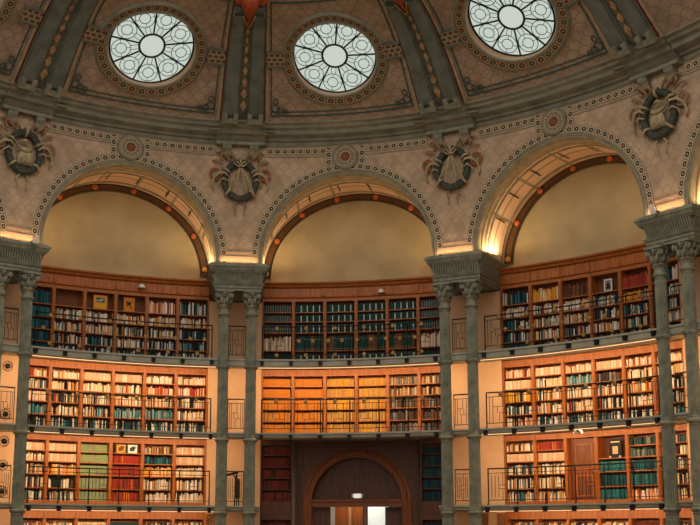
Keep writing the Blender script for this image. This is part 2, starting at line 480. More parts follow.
# smooth the profile a little (Catmull-Rom through arclength)
def prof_at(s):
    s = max(0, min(s, sl[-1]-1e-6)); i = bisect.bisect(sl, s)-1; i = min(i, len(PR)-2)
    t = (s-sl[i])/(sl[i+1]-sl[i])
    p = [PR[max(0, min(len(PR)-1, j))] for j in (i-1, i, i+1, i+2)]
    def cr(a, b, c, d): return .5*((2*b)+(-a+c)*t+(2*a-5*b+4*c-d)*t*t+(-a+3*b-3*c+d)*t**3)
    return cr(*[q[0] for q in p]), cr(*[q[1] for q in p])
def vn(s):
    a = prof_at(s-.05); b = prof_at(s+.05); dx, dz = b[0]-a[0], b[1]-a[1]; l = math.hypot(dx, dz)
    return dz/l, -dx/l      # towards the room (inward, down)
def V(k, s, h=0):
    o, z = prof_at(s); no, nz = vn(s)
    return G(k, o+no*h, z+nz*h)
S_END = 6.2
# arclength of the window centre
S_W = min([i*.01 for i in range(100, 400)], key=lambda s: abs(prof_at(s)[0]-2.52))
def met(s):   # metres per unit k at arclength s
    a = Vector(V(1.49, s)); b = Vector(V(1.51, s)); return (b-a).length/.02
RH = 1.56
WOFF = {-1: -.055, 0: -.018, 1: 0, 2: .006, 3: 0}
WPH = {-1: .2, 0: .42, 1: .95, 2: .35}
def panel(mb, b):
    c = b+.5+WOFF[b]; k0, k1 = b+.11, b+.89; s0, s1 = 0, S_END
    corners = []
    nT = 96; M = met(S_W)
    def edge(t):
        dx, dy = cos(t)/M, sin(t)
        best = 1e9
        if dx > 1e-9: best = min(best, (k1-c)/dx)
        if dx < -1e-9: best = min(best, (k0-c)/dx)
        if dy > 1e-9: best = min(best, (s1-S_W)/dy)
        if dy < -1e-9: best = min(best, (s0-S_W)/dy)
        return best
    ts = sorted([2*pi*i/nT for i in range(nT)]+[atan2((s-S_W), (k-c)*M) % (2*pi) for k in (k0, k1) for s in (s0, s1)])
    n = len(ts); R = 8; vs = []; uv = []
    for t in ts:
        e = edge(t)
        for j in range(R+1):
            d = RH+(e-RH)*j/R
            k = c+d*cos(t)/M; s = S_W+d*sin(t)
            vs.append(V(k, s)); uv.append(((k-c)*M+20, s+20))
    mb.add(vs, [(i*(R+1)+j, i*(R+1)+j+1, ((i+1) % n)*(R+1)+j+1, ((i+1) % n)*(R+1)+j) for i in range(n) for j in range(R)], 0, uv, True)
m = MB()
for b in range(K0, K1): panel(m, b)
for p in range(K0, K1+1):
    if K0 < p < K1: m.grid(lambda a, v: V(p-.11+.22*a, v*S_END), 4, 40, 0, lambda a, v: (a, v))
struct(m.build('ceiling', 'vault'))
def vstrip(mb, k0, k1, s0, s1, h0, h1, mi=0, nk=2, ns=2, uv=None):
    """raised slab on the vault"""
    def P_(a, b, h): return V(k0+(k1-k0)*a, s0+(s1-s0)*b, h)
    mb.grid(lambda a, b: P_(a, b, h1), nk, ns, mi, uv, False)
    mb.grid(lambda a, b: P_(0, a, h0+(h1-h0)*b), ns, 1, mi, None, False); mb.grid(lambda a, b: P_(1, a, h0+(h1-h0)*b), ns, 1, mi, None, False)
    mb.grid(lambda a, b: P_(a, 0, h0+(h1-h0)*b), nk, 1, mi, None, False); mb.grid(lambda a, b: P_(a, 1, h0+(h1-h0)*b), nk, 1, mi, None, False)
S_TOP = min([i*.01 for i in range(200, 600)], key=lambda s: abs(prof_at(s)[0]-3.95))
# vault ribs
for p in range(0, 4):
    og = V(p, .3); sr = sroot('trim_rib_%d' % (p+1), og)
    for s_ in (-1, 1):
        ka, kb = p+s_*.024, p+s_*.106
        m = MB(); vstrip(m, ka, kb, .20, S_END, 0, .10, 0, 2, 40); vstrip(m, ka+s_*.008, ka+s_*.074, .35, S_TOP, .10, .16, 0, 2, 30)
        m.build('rib', 'rib_stone', sr, og)
        m = MB(); vstrip(m, kb, kb+s_*.005, .15, S_END, 0, .07, 0, 1, 40); m.build('rib_line', 'red_line', sr, og)
        m = MB(); vstrip(m, p+s_*.114, p+s_*.128, .10, S_END, 0, .05, 0, 1, 40); m.build('rib_border', 'cream_strip', sr, og)
        # stepped foot block with two horns
        m = MB(); vstrip(m, ka-s_*.002, kb-s_*.004, .12, .26, .0, .24, 0, 2, 1)
        vstrip(m, ka, ka+s_*.022, .26, .42, .0, .26, 0, 1, 1); vstrip(m, kb-s_*.028, kb-s_*.006, .26, .42, .0, .26, 0, 1, 1)
        m.build('rib_foot', 'stone', sr, og)
        # scroll at the top of the rib
        kc = (ka+kb)/2
        m = MB(); pts = []
        for i in range(22):
            t = pi*1.9*i/21; r_ = .17
            pts.append(V(kc+r_*cos(t)/met(S_TOP), S_TOP+.1+r_*sin(t), .17))
        m.tube(pts, .035, 6); m.build('rib_scroll', 'stone_dark', sr, og)
        m = MB(); vstrip(m, ka, kb, S_TOP+.32, S_TOP+.40, .1, .2, 0, 2, 1); m.build('rib_band', 'stone_dark', sr, og)
    m = MB(); vstrip(m, p-.0235, p+.0235, .20, S_END, 0, .05, 0, 1, 40); m.build('diamond_strip', 'strip_olive', sr, og)
    nd = 9
    for i in range(nd):
        sc = .62+i*.41-.006*i*i; hh = .19-.010*i; ww = .017-.0008*i
        m = MB()
        vs = [V(p-ww, sc, .06), V(p, sc-hh, .06), V(p+ww, sc, .06), V(p, sc+hh, .06), V(p, sc, .075)]
        m.add(vs, [(0, 1, 4), (1, 2, 4), (2, 3, 4), (3, 0, 4)]); m.build('diamond_tile', 'tan_tile', sr, og)
# borders of the panels, plates beside the windows
for b in range(-1, 3):
    og = V(b+.5, .3); sr = sroot('trim_panel_%d' % (b+2), og)
    m = MB()
    for (k0_, k1_, s0_, s1_) in ((b+.14, b+.86, .30, .34), (b+.14, b+.86, .42, .45), (b+.14, b+.146, .3, S_TOP+.5), (b+.854, b+.86, .3, S_TOP+.5), (b+.14, b+.86, S_TOP+.44, S_TOP+.5)):
        vstrip(m, k0_, k1_, s0_, s1_, 0, .02, 0, 16 if k1_-k0_ > .1 else 1, 1 if k1_-k0_ > .1 else 24)
    for kk in (b+.165, b+.835):
        for (ds, dk, rr_) in ((.55, 0, .12), (.78, 0, .08), (.48, .022 if kk < b+.5 else -.022, .10), (.46, .05 if kk < b+.5 else -.05, .07)):
            pts = [V(kk+dk+rr_*cos(t)/met(.6), ds+rr_*sin(t), .03) for t in [2*pi*i/14 for i in range(14)]]
            m.tube(pts, .014, 5, closed=True)
    m.build('panel_cord', 'teal_cord', sr, og)
    for (ka, kb) in ((b+.115, b+.215), (b+.785, b+.885)):
        m = MB(); vstrip(m, ka, kb, S_W-.22, S_W+.22, 0, .07, 0, 3, 2, lambda a, v: (a*.92+.02, v*.66-.01)); m.build('tie_plate', 'tie_plate', sr, og)
        m = MB()
        for q in (-.27, .24): vstrip(m, ka, kb, S_W+q, S_W+q+.04, 0, .09, 0, 3, 1)
        m.build('tie_border', 'stone_dark', sr, og)

# ------------------------------------------------------------------ round windows
for b, wn in ((-1, 4), (0, 1), (1, 2), (2, 3)):
    c = b+.5+WOFF[b]; cen = Vector(V(c, S_W)); sr = sroot('window_%d' % wn, cen)
    M = met(S_W)
    def W(r, t, h): return V(c+r*cos(t)/M, S_W+r*sin(t), h)
    m = MB(); n = 72
    m.grid(lambda a, v: W([1.66, 1.60, 1.60][int(v*2+.01)], 2*pi*a, [.0, .08, .06][int(v*2+.01)]), n, 2, 1, lambda a, v: (0, 0), False)
    m.grid(lambda a, v: W(1.60-.25*v, 2*pi*a, .06), n, 2, 0, lambda a, v: (a*34, v), False)
    m.grid(lambda a, v: W(1.36-.08*v, 2*pi*a, .06+.04*sin(pi*v)), n, 3, 1, lambda a, v: (0, 0), True)
    e1 = (Vector(V(c+.01, S_W))-Vector(V(c-.01, S_W))).normalized(); e2 = (Vector(V(c, S_W+.4))-Vector(V(c, S_W-.4))).normalized(); nn_ = e1.cross(e2).normalized()
    if nn_.z > 0: nn_ = -nn_
    gc = Vector(V(c, S_W))-nn_*.10
    def Dk(r, t, h=0): return tuple(gc+e1*(r*cos(t))+e2*(r*sin(t))+nn_*h)
    m.grid(lambda a, v: W(1.28, 2*pi*a, .06) if v < .5 else Dk(1.29, 2*pi*a), n, 1, 2, lambda a, v: (0, 0), True)
    m.build('window_frame', ['frame_chain', 'cornice', 'soffit_plain'], sr, cen)
    m = MB(); vs = [Dk(0, 0)]+[Dk(1.29, 2*pi*i/n) for i in range(n)]
    m.add(vs, [(0, i, i % n+1) for i in range(1, n+1)]); m.build('pane', 'glass_sky', sr, cen)
    m = MB(); vs = [Dk(0, 0, .03)]+[Dk(.36, 2*pi*i/36, .03) for i in range(36)]
    m.add(vs, [(0, i, i % 36+1) for i in range(1, 37)]); m.build('hub_pane', 'glass_hub', sr, cen)
    m = MB(); m.tube([Dk(.385, 2*pi*i/36, .04) for i in range(36)], .035, 6, closed=True)
    m.tube([Dk(1.275, 2*pi*i/60, .04) for i in range(60)], .03, 6, closed=True); m.build('ring', 'lead', sr, cen)
    for i in range(9):
        t = 2*pi*(i+WPH[b])/9; m = MB(); m.tube([Dk(.40, t, .04), Dk(1.27, t, .04)], .026, 6); m.build('muntin', 'lead', sr, cen)
    for i in range(9):
        t = 2*pi*(i+WPH[b]+.5)/9; m = MB(); cc = Vector(Dk(.93, t, .03))
        for rr_ in (.295, .165): m.tube([tuple(cc+e1*rr_*cos(q)+e2*rr_*sin(q)) for q in [2*pi*j/24 for j in range(24)]], .011, 5, closed=True)
        for dt in (-.3, .3): m.tube([Dk(.40, t+dt*.6, .03), Dk(.64, t+dt*.35, .03)], .009, 5)
        for q in (t, t+pi/2, t+pi, t+1.5*pi): m.tube([tuple(cc+(e1*cos(q)+e2*sin(q))*.17), tuple(cc+(e1*cos(q)+e2*sin(q))*.29)], .008, 4)
        m.build('tracery', 'lead', sr, cen)

# ------------------------------------------------------------------ columns
RING = [2.50, 4.75, 7.05]
def flute_section(z0, z1, r0, r1, mb, n=40):
    mb.lathe([(r0, z0), (r1, z1)], n, 0, flute=.13)
def make_column():
    t = root('column', '', 'column', (0, 0, 0))
    m = MB(); m.box(-.27, .27, -.27, .27, 0, .14); m.lathe([(.26, .14), (.27, .20), (.25, .26), (.21, .29), (.23, .33), (.235, .38), (.20, .42)], 32); m.build('base', 'stone', t)
    m = MB()
    for z0, z1 in ((.42, 2.42), (2.56, 4.67), (4.81, 6.97), (7.11, 8.66)):
        q = lambda z: .186-.0033*z
        m.lathe([(q(z0), z0), (q(z0), z0+.05)], 40, 0); flute_section(z0+.05, z1-.05, q(z0), q(z1), m); m.lathe([(q(z1), z1-.05), (q(z1), z1)], 40, 0)
    m.build('shaft', 'stone', t)
    for z in RING:
        m = MB(); m.lathe([(.18, z-.08), (.20, z-.06), (.225, z-.02), (.235, z+.01), (.205, z+.025), (.205, z+.04), (.185, z+.06)], 36); m.build('ring', 'stone', t)
    cap = MB(); cap.lathe([(.16, 8.66), (.19, 8.69), (.21, 8.72), (.19, 8.75), (.165, 8.78), (.165, 8.90), (.20, 8.93), (.225, 8.97), (.20, 9.01), (.17, 9.04), (.18, 9.10), (.21, 9.16), (.20, 9.22), (.21, 9.34), (.26, 9.42)], 36)
    cap.box(-.285, .285, -.285, .285, 9.42, 9.50)
    co = cap.build('capital', 'stone', t)
    for i in range(8):
        a = 2*pi*i/8+pi/8; mm = MB(); pts = [(.18*cos(a), .18*sin(a), 9.04), (.225*cos(a), .225*sin(a), 9.14), (.26*cos(a), .26*sin(a), 9.22), (.29*cos(a), .29*sin(a), 9.21)]
        mm.tube(pts, [.05, .055, .04, .015], 6); mm.build('leaf', 'stone', co)
    for i in range(4):
        Rz = Matrix.Rotation(i*pi/2, 4, 'Z')
        for sx in (-1, 1):
            mm = MB(); M = Rz @ Matrix.Translation((sx*.205, -.215, 9.305)) @ Matrix.Rotation(pi/2, 4, 'X')
            mm.lathe([(.085, -.03), (.088, .0), (.075, .008), (.03, .008), (.028, .03)], 18, 0, M=M)
            pts = []
            for q in range(24):
                tt = q/23*2.4*pi; rr_ = .092-.066*q/23
                pts.append(tuple(Rz @ Vector((sx*(.205+rr_*sin(tt)), -.225, 9.305+rr_*cos(tt)))))
            mm.tube(pts, .014, 6); mm.build('volute', 'stone', co)
        mm = MB(); mm.tube([tuple(Rz @ Vector(p)) for p in ((-.19, -.22, 9.39), (0, -.235, 9.37), (.19, -.22, 9.39))], .022, 6); mm.tube([tuple(Rz @ Vector(p)) for p in ((0, -.2, 9.26), (0, -.26, 9.36), (0, -.27, 9.45))], [.05, .04, .02], 8); mm.build('flower', 'stone', co)
    m = MB(); m.torus((0, 0, 8.97), .222, .012, 'z', 28, 5); m.build('gilt_ring', 'gilt', t)
    return t
col0 = make_column()
PIERNAME = ['at the far left', 'left of the middle bay', 'right of the middle bay', 'at the far right']
for p in range(4):
    for s_ in (-1, 1):
        c = col0 if (p == 0 and s_ == -1) else copy_tree(col0)
        f = fr(p); c.location = (f[0]+f[2]*s_*.44, f[1]+f[3]*s_*.44, 0); c.rotation_euler = (0, 0, ang(p))
        c['label'] = 'fluted grey-green column, %s of the pair %s' % ('left one' if s_ < 0 else 'right one', PIERNAME[p])
        c['category'] = 'column'; c['group'] = 'paired columns of the arcade'
# entablature blocks
def make_entab():
    t = root('entablature', '', 'entablature', (0, 0, 0))
    D = 1.745
    def slab(m, hw0, f0, hw1, f1, z0, z1):
        vs = [(-hw0, -f0, z0), (hw0, -f0, z0), (hw0, D, z0), (-hw0, D, z0), (-hw1, -f1, z1), (hw1, -f1, z1), (hw1, D, z1), (-hw1, D, z1)]
        m.add(vs, [(3, 2, 1, 0), (4, 5, 6, 7), (0, 1, 5, 4), (1, 2, 6, 5), (2, 3, 7, 6), (3, 0, 4, 7)])
    m = MB(); slab(m, .74, .30, .74, .30, 9.50, 9.58); slab(m, .77, .33, .77, .33, 9.58, 9.68); slab(m, .80, .36, .84, .40, 9.68, 9.75); m.build('architrave', 'stone', t)
    m = MB(); slab(m, .74, .31, .74, .31, 9.75, 10.08)
    m.build('frieze', 'stone', t)
    m = MB()
    for i in range(19):
        x = -.72+i*1.44/18
        m.add([(x-.024, -.32, 9.77), (x+.024, -.32, 9.77), (x+.026, -.44, 10.08), (x-.026, -.44, 10.08), (x-.024, -.30, 9.77), (x+.024, -.30, 9.77), (x+.026, -.30, 10.08), (x-.026, -.30, 10.08)],
              [(0, 1, 2, 3), (0, 3, 7, 4), (1, 5, 6, 2), (3, 2, 6, 7), (0, 4, 5, 1)])
    for i in range(26):
        y = -.28+i*1.98/25
        for sx in (-1, 1):
            m.add([(sx*.735, y-.024, 9.77), (sx*.735, y+.024, 9.77), (sx*.735, y+.024, 10.08), (sx*.735, y-.024, 10.08), (sx*.75, y-.024, 9.77), (sx*.75, y+.024, 9.77), (sx*.86, y+.024, 10.08), (sx*.86, y-.024, 10.08)],
                  [(4, 5, 6, 7), (0, 4, 7, 3), (1, 2, 6, 5), (0, 1, 5, 4)])
    m.build('fluting', 'stone', t)
    m = MB(); slab(m, .86, .45, .89, .48, 10.08, 10.13); slab(m, .90, .50, .95, .55, 10.13, 10.24); slab(m, .97, .57, .97, .57, 10.24, 10.30); slab(m, .93, .53, .90, .50, 10.30, 10.36)
    m.build('cornice', 'stone', t)
    return t
en0 = make_entab()
for p in range(4):
    e = en0 if p == 0 else copy_tree(en0); f = fr(p)
    e.location = (f[0]+f[4]*-.22, f[1]+f[5]*-.22, 0); e.rotation_euler = (0, 0, ang(p))
    e['label'] = 'grey-green fluted entablature block on the pair of columns '+PIERNAME[p]
    e['group'] = 'entablature blocks over the columns'

# ------------------------------------------------------------------ reliefs on the spandrels
def spiral(cx, cz, r, turns, a0, s_, y=-.08, n=26, shrink=.75):
    return [(cx+s_*r*(1-shrink*i/(n-1))*cos(a0+turns*2*pi*i/(n-1)), y-.03*sin(pi*i/(n-1)), cz+r*(1-shrink*i/(n-1))*sin(a0+turns*2*pi*i/(n-1))) for i in range(n)]
for p in range(4):
    f = G(p, .19, 13.08)
    shell = p in (0, 3)
    t = root('wreath_relief', '%s relief wreath with ribbons on the spandrel above the columns %s' % ('shell-filled' if shell else 'bow-tied', PIERNAME[p]), 'wall relief', f, ang(p), 'wreath reliefs on the spandrels')
    m = MB(); pts = []; rs = []
    for i in range(48):
        a = 2*pi*i/48; pts.append((.50*cos(a), -.09, .60*sin(a))); rs.append(.10+.018*(i % 2))
    m.tube(pts, rs, 9, closed=True); m.build('wreath', 'wreath_leaf', t)
    for a in (.55, 1.57, 2.6, 3.9, 5.5):
        m = MB(); c_ = (.53*cos(a), 0, .60*sin(a))
        dx, dz = cos(a), sin(a)
        m.tube([(c_[0]-dx*.15, -.08, c_[2]-dz*.15), (c_[0]-dx*.05, -.245, c_[2]-dz*.05), (c_[0]+dx*.05, -.245, c_[2]+dz*.05), (c_[0]+dx*.15, -.08, c_[2]+dz*.15)], .04, 6); m.build('wreath_band', 'ribbon', t)
    if shell:
        m = MB()
        for i in range(9):
            a = -.9+1.8*i/8; m.tube([(0.0+.05*sin(a), -.10, .12), (.22*sin(a), -.16, -.12), (.30*sin(a), -.10, -.40)], [.02, .05, .035], 6)
        m.build('shell', 'ribbon', t)
        m = MB(); m.tube([(-.26, -.08, .20), (-.15, -.16, .08), (0, -.19, .03), (.15, -.16, .08), (.26, -.08, .20)], [.03, .06, .07, .06, .03], 8)
        m.tube([(-.2, -.08, .3), (0, -.15, .36), (.2, -.08, .3)], [.02, .05, .02], 8); m.build('bowl', 'ribbon', t)
    else:
        m = MB()
        for x in (-.36, -.16, .17, .37): m.tube([(x*.1, -.2, .40), (x*.35, -.23, .2), (x*.8, -.21, -.12), (x*1.15, -.25, -.46)], [.02, .03, .024, .04], 6)
        m.build('streamer', 'ribbon', t)
        m = MB()
        for s_ in (-1, 1): m.tube([(0, -.24, .45), (s_*.12, -.27, .60), (s_*.22, -.26, .56), (s_*.10, -.26, .44), (0, -.24, .45)], .03, 6)
        m.build('bow', 'ribbon', t)
    for s_ in (-1, 1):
        for (cx, cz, r, tr, a0, mt) in ((.78, .24, .24, 1.2, 3.6, 'scroll_orange' if p in (1, 2) else 'scroll_tan'), (.48, .84, .17, 1.1, -1.2, 'scroll_tan')):
            m = MB(); m.tube(spiral(s_*cx, cz, r, tr, a0, s_), .038, 6); m.build('scroll', mt, t)
        m = MB(); m.tube([(s_*.38, -.2, .10), (s_*.50, -.26, .20), (s_*.68, -.2, .22), (s_*.84, -.12, .08), (s_*.90, -.07, -.14), (s_*.84, -.03, -.34)], [.02, .045, .05, .045, .04, .02], 6)
        m.tube([(s_*.40, -.2, -.05), (s_*.55, -.24, .02), (s_*.68, -.14, -.06), (s_*.66, -.06, -.22)], [.02, .03, .03, .02], 6); m.build('ribbon_loop', 'ribbon', t)
        m = MB(); m.tube([(s_*.30, -.1, .62), (s_*.5, -.14, .86), (s_*.66, -.1, .95), (s_*.8, -.06, .92)], [.03, .05, .04, .01], 6); m.tube([(s_*.15, -.1, .66), (s_*.26, -.14, .86), (s_*.30, -.06, .98)], [.03, .045, .01], 6)
        m.tube([(s_*.55, -.1, .52), (s_*.78, -.14, .66), (s_*.92, -.06, .64)], [.02, .05, .01], 6)
        m.build('acanthus_leaf', 'scroll_tan', t)
        m = MB(); m.tube([(s_*.08, -.08, -.66), (s_*.20, -.06, -.82), (s_*.12, -.05, -.98), (s_*.16, -.03, -1.16)], [.025, .03, .02, .01], 6); m.build('tail', 'scroll_tan' if not shell else 'ribbon', t)
# roundels over the arch crowns
for b in range(3):
    t = root('roundel', 'round dark-centred ornamental medallion above the crown of the %s arch' % ['left', 'middle', 'right'][b], 'medallion', G(b+.49, .185, 13.89), ang(b+.49), 'roundels above the arches')
    Mx = Matrix.Rotation(pi/2, 4, 'X')
    m = MB(); m.lathe([(.42, -.02), (.42, .03), (.38, .05), (.345, .05), (.335, .03)], 40, 0, M=Mx); m.build('rim', 'soffit_trim', t)
    m = MB(); m.grid(lambda a, v: (cos(2*pi*a)*(.335-.19*v), -.048, sin(2*pi*a)*(.335-.19*v)), 48, 1, 0, lambda a, v: (a*20, v), False); m.build('mosaic_ring', 'chain', t)
    m = MB(); m.lathe([(.15, .03), (.15, .05), (.12, .07), (.10, .10), (.05, .115), (.02, .115)], 24, 0, M=Mx); m.build('boss', 'boss_brown', t)
# terracotta masks where the ribs meet
for p in (0, 1, 2, 3):
    if p in (0, 3): continue
    s_c = S_TOP+.35
    og = Vector(V(p, s_c, .2)); t = root('terracotta_ornament', 'orange-red winged ornament between the rib tops above the columns '+PIERNAME[p], 'ceiling ornament', og, 0, 'terracotta ornaments at the rib tops')
    M = met(s_c)
    m = MB(); pts = [(.0, -.72, .02), (.0, -.55, .05), (.0, -.35, .09), (.0, -.1, .2), (0, .15, .28), (0, .5, .3)]
    m.tube([V(p+x/M, s_c+y, .12) for x, y, r in pts], [r for x, y, r in pts], 12); m.build('body', 'terracotta', t, og)
    for s_ in (-1, 1):
        m = MB()
        for q in range(3): m.tube([V(p+s_*(.1+.05*q)/M, s_c+.35, .18), V(p+s_*(.30+.04*q)/M, s_c+.25-.08*q+.2, .2), V(p+s_*(.46+.03*q)/M, s_c+.34-.02*q+.2, .16), V(p+s_*(.56)/M, s_c+.6-.1*q+.1, .12)], [.08, .10, .08, .03], 6)
        m.build('wing', 'terracotta', t, og)
    m = MB(); m.tube([V(p-.16/M, s_c-.30, .18), V(p-.06/M, s_c-.62, .2), V(p, s_c-.76, .2), V(p+.06/M, s_c-.62, .2), V(p+.16/M, s_c-.30, .18)], .022, 6); m.build('rim', 'gold', t, og)

# ------------------------------------------------------------------ galleries
LV = {'upper': 7.33, 'middle': 4.99, 'lower': 2.72}
def slab_obj(name, k0, k1, z, low=.16):
    n = max(4, int((k1-k0)*28))
    prof = [(BACK, z-.10), (-.30, z-.10), (-.30, z-low-.08), (-.20, z-low-.10), (-.12, z-low-.06), (-.10, z-.08), (-.06, z-.05), (-.06, z), (BACK, z)]
    m = MB(); m.sweep(prof, k0, k1, n); return struct(m.build(name, 'slab'))
for b in range(K0, K1):
    lo = b if b > K0 else K0; 
slab_obj('floor_gallery_upper', K0, K1, LV['upper']); slab_obj('floor_gallery_middle', K0, K1, LV['middle'], .08)
slab_obj('floor_gallery_lower_left', K0, 1.106, LV['lower'], .08); slab_obj('floor_gallery_lower_right', 1.894, K1, LV['lower'], .08)
# led strips under the gallery edges
led_defs = []
for b in range(0, 3):
    for lev in ('upper', 'middle', 'lower'):
        if b == 1 and lev == 'lower': continue
        z = LV[lev]-(.26 if lev == 'upper' else .18)
        dark = (b == 1 and lev == 'middle')
        if dark: continue
        t = MB(); t.kbox(b+.085, b+.915, -.215, -.195, z-.014, z+.0, n=24)
        o = t.build('light_strip', 'led', None, G(b+.5, -.2, z)); tag(o, 'warm light strip along the underside of the %s gallery, %s bay' % (lev, ['left', 'middle', 'right'][b]), 'light strip', 'light strips under the galleries')

def meander(m, k0, k1, za, zb, off, style):
    """rectilinear ironwork between two posts"""
    w = k1-k0; r = .008
    def L(a, z0, c, z1): m.tube([G(k0+w*a, off, z0), G(k0+w*c, off, z1)], r, 4)
    H = zb-za; z = lambda t: za+H*t
    if style == 0:
        for a in (.10, .22, .78, .90): L(a, z(0), a, z(1))
        L(.22, z(.62), .55, z(.62)); L(.55, z(.62), .55, z(1)); L(.45, z(.38), .78, z(.38)); L(.45, z(0), .45, z(.38)); L(.38, z(.38), .38, z(.62)); L(.62, z(.38), .62, z(.62))
    else:
        for a in (.12, .24, .36, .64, .76, .88): L(a, z(0.1), a, z(.9))
        L(.36, z(.55), .64, z(.55)); L(.36, z(.42), .64, z(.42)); L(.5, z(.55), .5, z(1)); L(.5, z(0), .5, z(.42))
def railing(k0, k1, nseg, lev, label, style, ros, off=-.17, mat='iron'):
    zf = LV[lev]; kc = (k0+k1)/2; og = G(kc, off, zf)
    t = root('gallery_railing', label, 'railing', og, 0, 'gallery railings')
    for nm, z, r in (('top_rail', zf+1.06, .022), ('upper_rail', zf+.93, .010), ('bottom_rail', zf+.14, .012)):
        m = MB(); nn = max(3, int((k1-k0)*26)); m.tube([G(k0+(k1-k0)*i/nn, off, z) for i in range(nn+1)], r, 6); m.build(nm, mat, t, og)
    for i in range(nseg+1):
        k = k0+(k1-k0)*i/nseg
        if nseg > 1 or True:
            m = MB(); m.tube([G(k, off, zf+.005), G(k, off, zf+1.08)], .019 if nseg > 1 else .012, 6); po = m.build('post', mat, t, og)
        if nseg > 1:
            a = G(k, off+.12, zf-.09); M = Matrix.Translation(a) @ Matrix.Rotation(ang(k), 4, 'Z')
            m = MB(); m.box(-.05, .05, -.05, .05, -.13, .02, 0, M); m.box(-.065, .065, -.06, .05, -.03, .0, 0, M)
            m.tube([tuple(M @ Vector((0, .03, .0))), tuple(M @ Vector((0, .05, .10))), tuple(M @ Vector((0, .11, .14)))], .02, 6); m.build('post_foot', 'black', po, og)
    for i in range(nseg):
        a = k0+(k1-k0)*i/nseg; c = k0+(k1-k0)*(i+1)/nseg
        m = MB(); meander(m, a, c, zf+.14, zf+.93, off, style); gp = m.build('grille_panel', mat, t, og)
        if ros:
            L_ = ((.5, 1.0), (.26, .60), (.74, .60), (.5, .14)) if ros == 2 else ((.5, 1.0),)
            for (q, zz) in L_:
                k = a+(c-a)*q; m = MB(); M = Matrix.Translation(G(k, off+.03, zf+zz)) @ Matrix.Rotation(ang(k), 4, 'Z') @ Matrix.Rotation(pi/2, 4, 'X')
                m.lathe([(.062, -.02), (.066, .01), (.045, .02), (.035, .008), (.02, .025)], 14, 0, M=M); m.build('rosette', 'brass', gp, og)
BN = ['left', 'middle', 'right']
for b in range(3):
    for lev in ('upper', 'middle', 'lower'):
        if b == 1 and lev == 'lower': continue
        railing(b+.111, b+.889, 6, lev, 'dark iron railing along the %s gallery of the %s bay' % (lev, BN[b]), 0 if lev != 'lower' else 1, 2 if lev == 'upper' else (1 if lev == 'middle' else 0))
        for p_, ka, kb in ((b, b+.085, b+.106), (b+1, b+.894, b+.915)):
            pass
for p in range(4):
    for lev in ('upper', 'middle', 'lower'):
        railing(p-.036, p+.036, 1, lev, 'short brown railing between the paired columns %s, %s gallery' % (PIERNAME[p], lev), 0 if lev != 'lower' else 1, 0, off=-.17, mat='iron_brown')

# ------------------------------------------------------------------ bookcases
ROWS = {'upper': [7.46, 7.80, 8.18, 8.57, 8.99, 9.52], 'middle': [5.10, 5.51, 5.91, 6.31, 6.67, 7.00], 'lower': [2.86, 3.25, 3.67, 4.06, 4.39, 4.70], 'ground': [.20, .62, 1.04, 1.45, 1.88, 2.32]}
ROWS_B1 = [7.46, 7.86, 8.47, 8.84, 9.16, 9.52]
ROWS_P = [2.90, 3.30, 3.67, 4.02, 4.41, 4.72]
ZB = {'upper': (7.335, 9.62), 'middle': (4.995, 7.21), 'lower': (2.725, 4.87), 'ground': (0, 2.60)}
DEP = .32
TH = .028
CASES = []
def bookcase(b, i, lev, rows, zb, wood='wood', extra_label='', solid=None, ztop_board=None):
    ka, kb = b+KEB[b][i], b+KEB[b][i+1]; kc = (ka+kb)/2
    A = Vector(G(ka, FRONT, 0)); Bv = Vector(G(kb, FRONT, 0)); w = (Bv-A).length-.004
    mid = (A+Bv)/2; rz = atan2(Bv.y-A.y, Bv.x-A.x)
    lab = 'wooden bookcase, %s from left, on the %s of the %s bay%s' % (ORD[i], (lev+' gallery') if lev != 'ground' else 'ground floor', BN[b], extra_label)
    t = root('bookcase', lab, 'bookcase', (mid.x, mid.y, zb[0]), rz, 'built-in bookcases')
    h = w/2; z0, z1 = 0, zb[1]-zb[0]; R = [r-zb[0] for r in rows]
    m = MB(); m.box(-h+.04, h-.04, DEP-.02, DEP, z0, z1); m.build('back_panel', 'wood_back', t)
    for s_ in (-1, 1):
        m = MB(); x0, x1 = sorted((s_*h, s_*(h-.052))); m.box(x0, x1, .0, DEP, z0, z1); m.box(*sorted((s_*h, s_*(h-.035))), -.015, 0, z0+.02, z1); m.build('side_panel', wood, t)
    m = MB(); m.box(-h+.052, h-.052, .01, DEP-.02, z0, R[0]-TH*.0); m.build('plinth', wood, t)
    for r in R[1:-1]:
        m = MB(); m.box(-h+.052, h-.052, .01, DEP-.02, r-TH, r); m.build('shelf', wood, t)
    m = MB(); m.box(-h+.052, h-.052, .0, DEP-.02, R[-1], z1)
    if lev in ('middle', 'lower'): m.box(-h+.1, h-.1, -.008, 0, R[-1]+.04, z1-.03)
    m.build('valance', wood, t)
    CASES.append(dict(b=b, i=i, lev=lev, mid=mid, rz=rz, w=w, rows=rows, zb=zb))
    return t
for b in range(3):
    for i in range(6):
        bookcase(b, i, 'upper', ROWS_B1 if b == 1 else ROWS['upper'], ZB['upper'])
        bookcase(b, i, 'middle', ROWS['middle'], ZB['middle'])
        if b != 1:
            bookcase(b, i, 'lower', ROWS['lower'], ZB['lower']); bookcase(b, i, 'ground', ROWS['ground'], ZB['ground'])
        elif i in (0, 5):
            bookcase(b, i, 'lower', ROWS_P, (2.48, 4.87), 'wood_dark', ' beside the portal'); bookcase(b, i, 'ground', ROWS['ground'], (0, 2.475), 'wood_dark', ' beside the portal')
